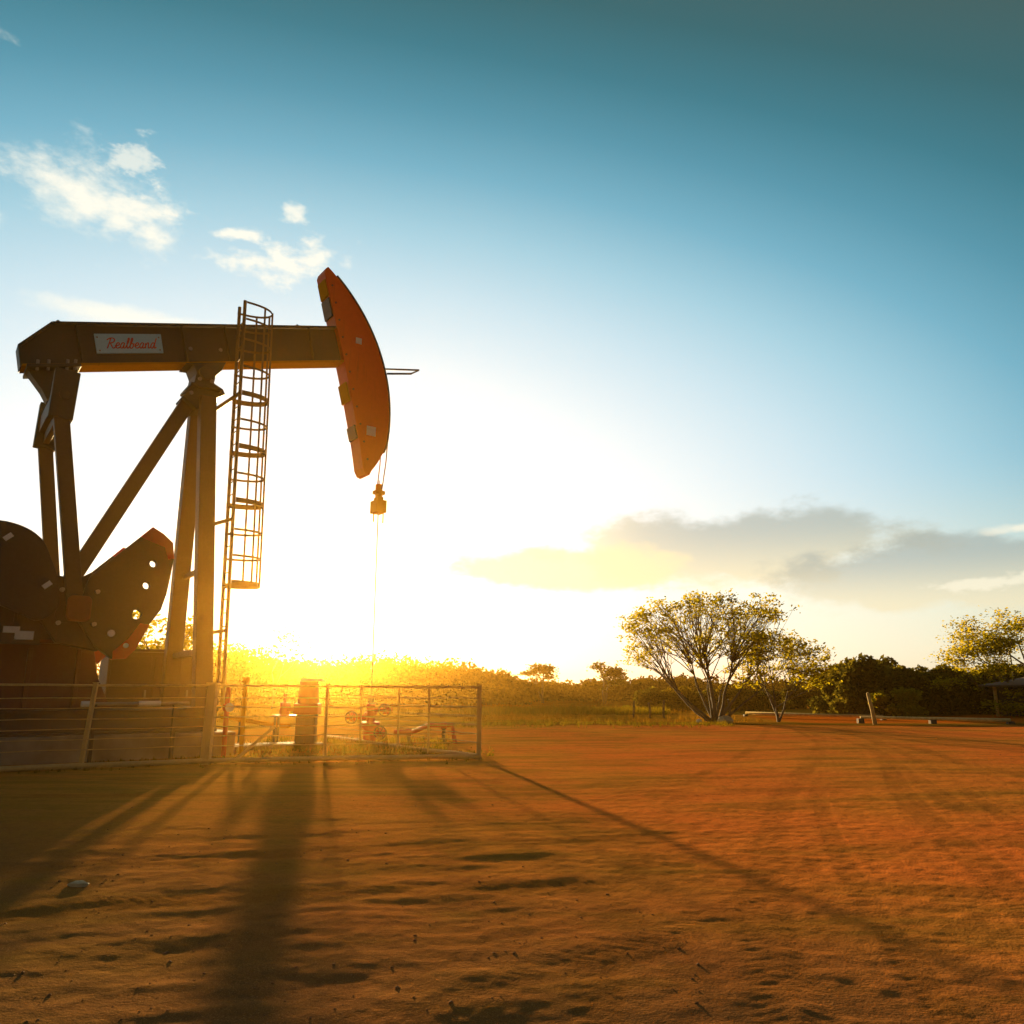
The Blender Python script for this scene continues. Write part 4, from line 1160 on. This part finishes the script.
dist = t.math('SQRT', t.math('ADD', t.math('MULTIPLY', da, da), t.math('MULTIPLY', de, de)))
K = 10.0 / 2 ** EXPOSURE       # background strength is 0.1
MAXC = 2.4
def c8(r, g, b, k=1.0):
    f = lambda v: ((v / 255 + 0.055) / 1.055) ** 2.4 if v > 10 else v / 255 / 12.92
    return tuple(f(v) * k / MAXC for v in (r, g, b))
ramp = t.ramp(t.math('DIVIDE', dist, 180.0), [
    (0.0, (1.0, 0.98, 0.78)), (6.5 / 180, (0.75, 0.72, 0.58)), (11 / 180, c8(255, 255, 250, 1.2)), (15 / 180, c8(248, 252, 252, 1.02)), (19 / 180, c8(228, 241, 246)), (23 / 180, c8(200, 226, 237)),
    (27 / 180, c8(162, 206, 222)), (31 / 180, c8(114, 175, 197)), (34.5 / 180, c8(82, 147, 168)), (38 / 180, c8(58, 121, 136)), (41.5 / 180, c8(53, 101, 107)), (45.5 / 180, c8(66, 92, 89)),
    (52 / 180, c8(66, 80, 76)), (75 / 180, c8(62, 68, 70)), (1.0, c8(72, 72, 72))])
# horizon: warm pale band
hb = t.sstep(el, 15.0, 2.0)
hb = t.math('MULTIPLY', hb, 0.75)
hcol = t.ramp(t.math('DIVIDE', dist, 180.0), [(0.0, (1.0, 0.98, 0.7)), (14 / 180, c8(255, 252, 225, 1.15)), (26 / 180, c8(250, 242, 205)), (40 / 180, c8(225, 222, 195)), (70 / 180, c8(110, 105, 95)), (1.0, c8(85, 82, 80))])
base = t.mix(hb, ramp, hcol)
# ---- clouds: soft noise inside elliptical patches of sky
cb = t.n('ShaderNodeCombineXYZ', i_0=t.math('MULTIPLY', az, 0.55), i_1=el)
nz = t.n('ShaderNodeTexNoise', i_Vector=cb.outputs[0], i_Scale=0.30, i_Detail=7.0, i_Roughness=0.62).outputs[0]
nz2 = t.n('ShaderNodeTexNoise', i_Vector=cb.outputs[0], i_Scale=0.9, i_Detail=5.0, i_Roughness=0.6).outputs[0]
def patch(a0, e0, ra, re, amp, lo, hi, n_=nz, rot=0.0):
    x = t.math('SUBTRACT', az, a0); y = t.math('SUBTRACT', el, e0)
    if rot:
        c, s = math.cos(R(rot)), math.sin(R(rot))
        x, y = t.math('ADD', t.math('MULTIPLY', x, c), t.math('MULTIPLY', y, s)), t.math('SUBTRACT', t.math('MULTIPLY', y, c), t.math('MULTIPLY', x, s))
    x = t.math('DIVIDE', x, ra); y = t.math('DIVIDE', y, re)
    r2 = t.math('SQRT', t.math('ADD', t.math('MULTIPLY', x, x), t.math('MULTIPLY', y, y)))
    v = t.math('ADD', t.math('SUBTRACT', 1.0, r2), t.math('MULTIPLY', t.math('SUBTRACT', n_, 0.5), amp))
    return t.sstep(v, lo, hi)
def cloud(base, mask, op, col):
    return t.mix(t.math('MULTIPLY', mask, op), base, col)
white = c8(255, 250, 232, 1.05)
base = cloud(base, patch(-31.0, 29.9, 7.6, 2.9, 3.8, 0.02, 1.1, rot=14), 0.95, white)
base = cloud(base, patch(-28.4, 33.0, 2.6, 1.9, 3.2, 0.2, 0.9, nz2, rot=14), 0.6, white)
base = cloud(base, patch(-27.6, 29.8, 3.2, 1.9, 2.8, 0.1, 0.9, nz2, rot=14), 0.8, white)
base = cloud(base, patch(-17.6, 28.7, 5.4, 1.8, 3.2, 0.05, 1.1, nz2, rot=8), 0.9, white)
base = cloud(base, patch(-20.5, 30.0, 3.0, 0.6, 2.2, 0.1, 0.8, nz2, rot=9), 0.85, white)
base = cloud(base, patch(-16.7, 31.8, 1.6, 0.9, 2.6, 0.1, 0.9, nz2), 0.8, white)
base = cloud(base, patch(-27.0, 23.6, 9.0, 1.2, 2.0, 0.1, 0.8), 0.7, white)
base = cloud(base, patch(-38.0, 37.0, 3.0, 0.6, 2.0, 0.3, 1.0, nz2), 0.35, white)
grad = t.sstep(el, 6.5, 11.5)
lr = t.sstep(az, -2.0, 15.0)
gcol = t.mix(t.math('MULTIPLY', grad, lr), c8(242, 228, 186), c8(166, 176, 170))
gcol = t.mix(t.sstep(az, 10.0, -1.0), gcol, c8(255, 246, 205, 1.05))
base = cloud(base, patch(15.6, 9.6, 14.5, 3.4, 1.5, 0.05, 0.42), 0.78, gcol)
base = cloud(base, patch(4.0, 8.4, 11.0, 2.0, 1.4, 0.05, 0.4), 0.85, c8(253, 238, 190))
base = cloud(base, patch(28.5, 7.2, 13.0, 3.0, 1.5, 0.05, 0.42), 0.72, t.mix(t.sstep(el, 5.0, 8.8), c8(238, 228, 194), c8(158, 171, 170)))
base = cloud(base, patch(31.0, 6.4, 4.0, 0.8, 2.4, 0.2, 0.7, nz2), 0.7, c8(252, 246, 222))
base = cloud(base, patch(33.5, 9.6, 3.5, 0.55, 2.0, 0.1, 0.6), 0.8, c8(250, 245, 225))
base = t.mix(1.0, base, (MAXC * K,) * 3, 'MULTIPLY')
both = t.mix(1.0, base, t.mix(1.0, sky.outputs[0], (0.05, 0.055, 0.05), 'MULTIPLY'), 'ADD')
bg = t.n('ShaderNodeBackground', i_Color=both, i_Strength=0.1)
out = t.n('ShaderNodeOutputWorld'); t.link(bg.outputs[0], out.inputs[0])

# ------------------------------------------------------------------ SUN
sl_ = bpy.data.lights.new('Sun', 'SUN'); sl_.energy = 5.0; sl_.angle = R(1.2); sl_.color = (1.0, 0.68, 0.30)
so = bpy.data.objects.new('Sun', sl_); COL.objects.link(so)
so.rotation_euler = SUN.to_track_quat('Z', 'Y').to_euler()

# ------------------------------------------------------------------ render settings
scene.render.engine = 'CYCLES'
scene.view_settings.view_transform = 'Standard'; scene.view_settings.look = 'None'
scene.view_settings.exposure = EXPOSURE; scene.view_settings.gamma = 1.0
scene.cycles.use_denoising = True
scene.cycles.max_bounces = 6; scene.cycles.diffuse_bounces = 3; scene.cycles.volume_bounces = 0
scene.cycles.transmission_bounces = 4; scene.cycles.transparent_max_bounces = 4
scene.cycles.sample_clamp_indirect = 4.0
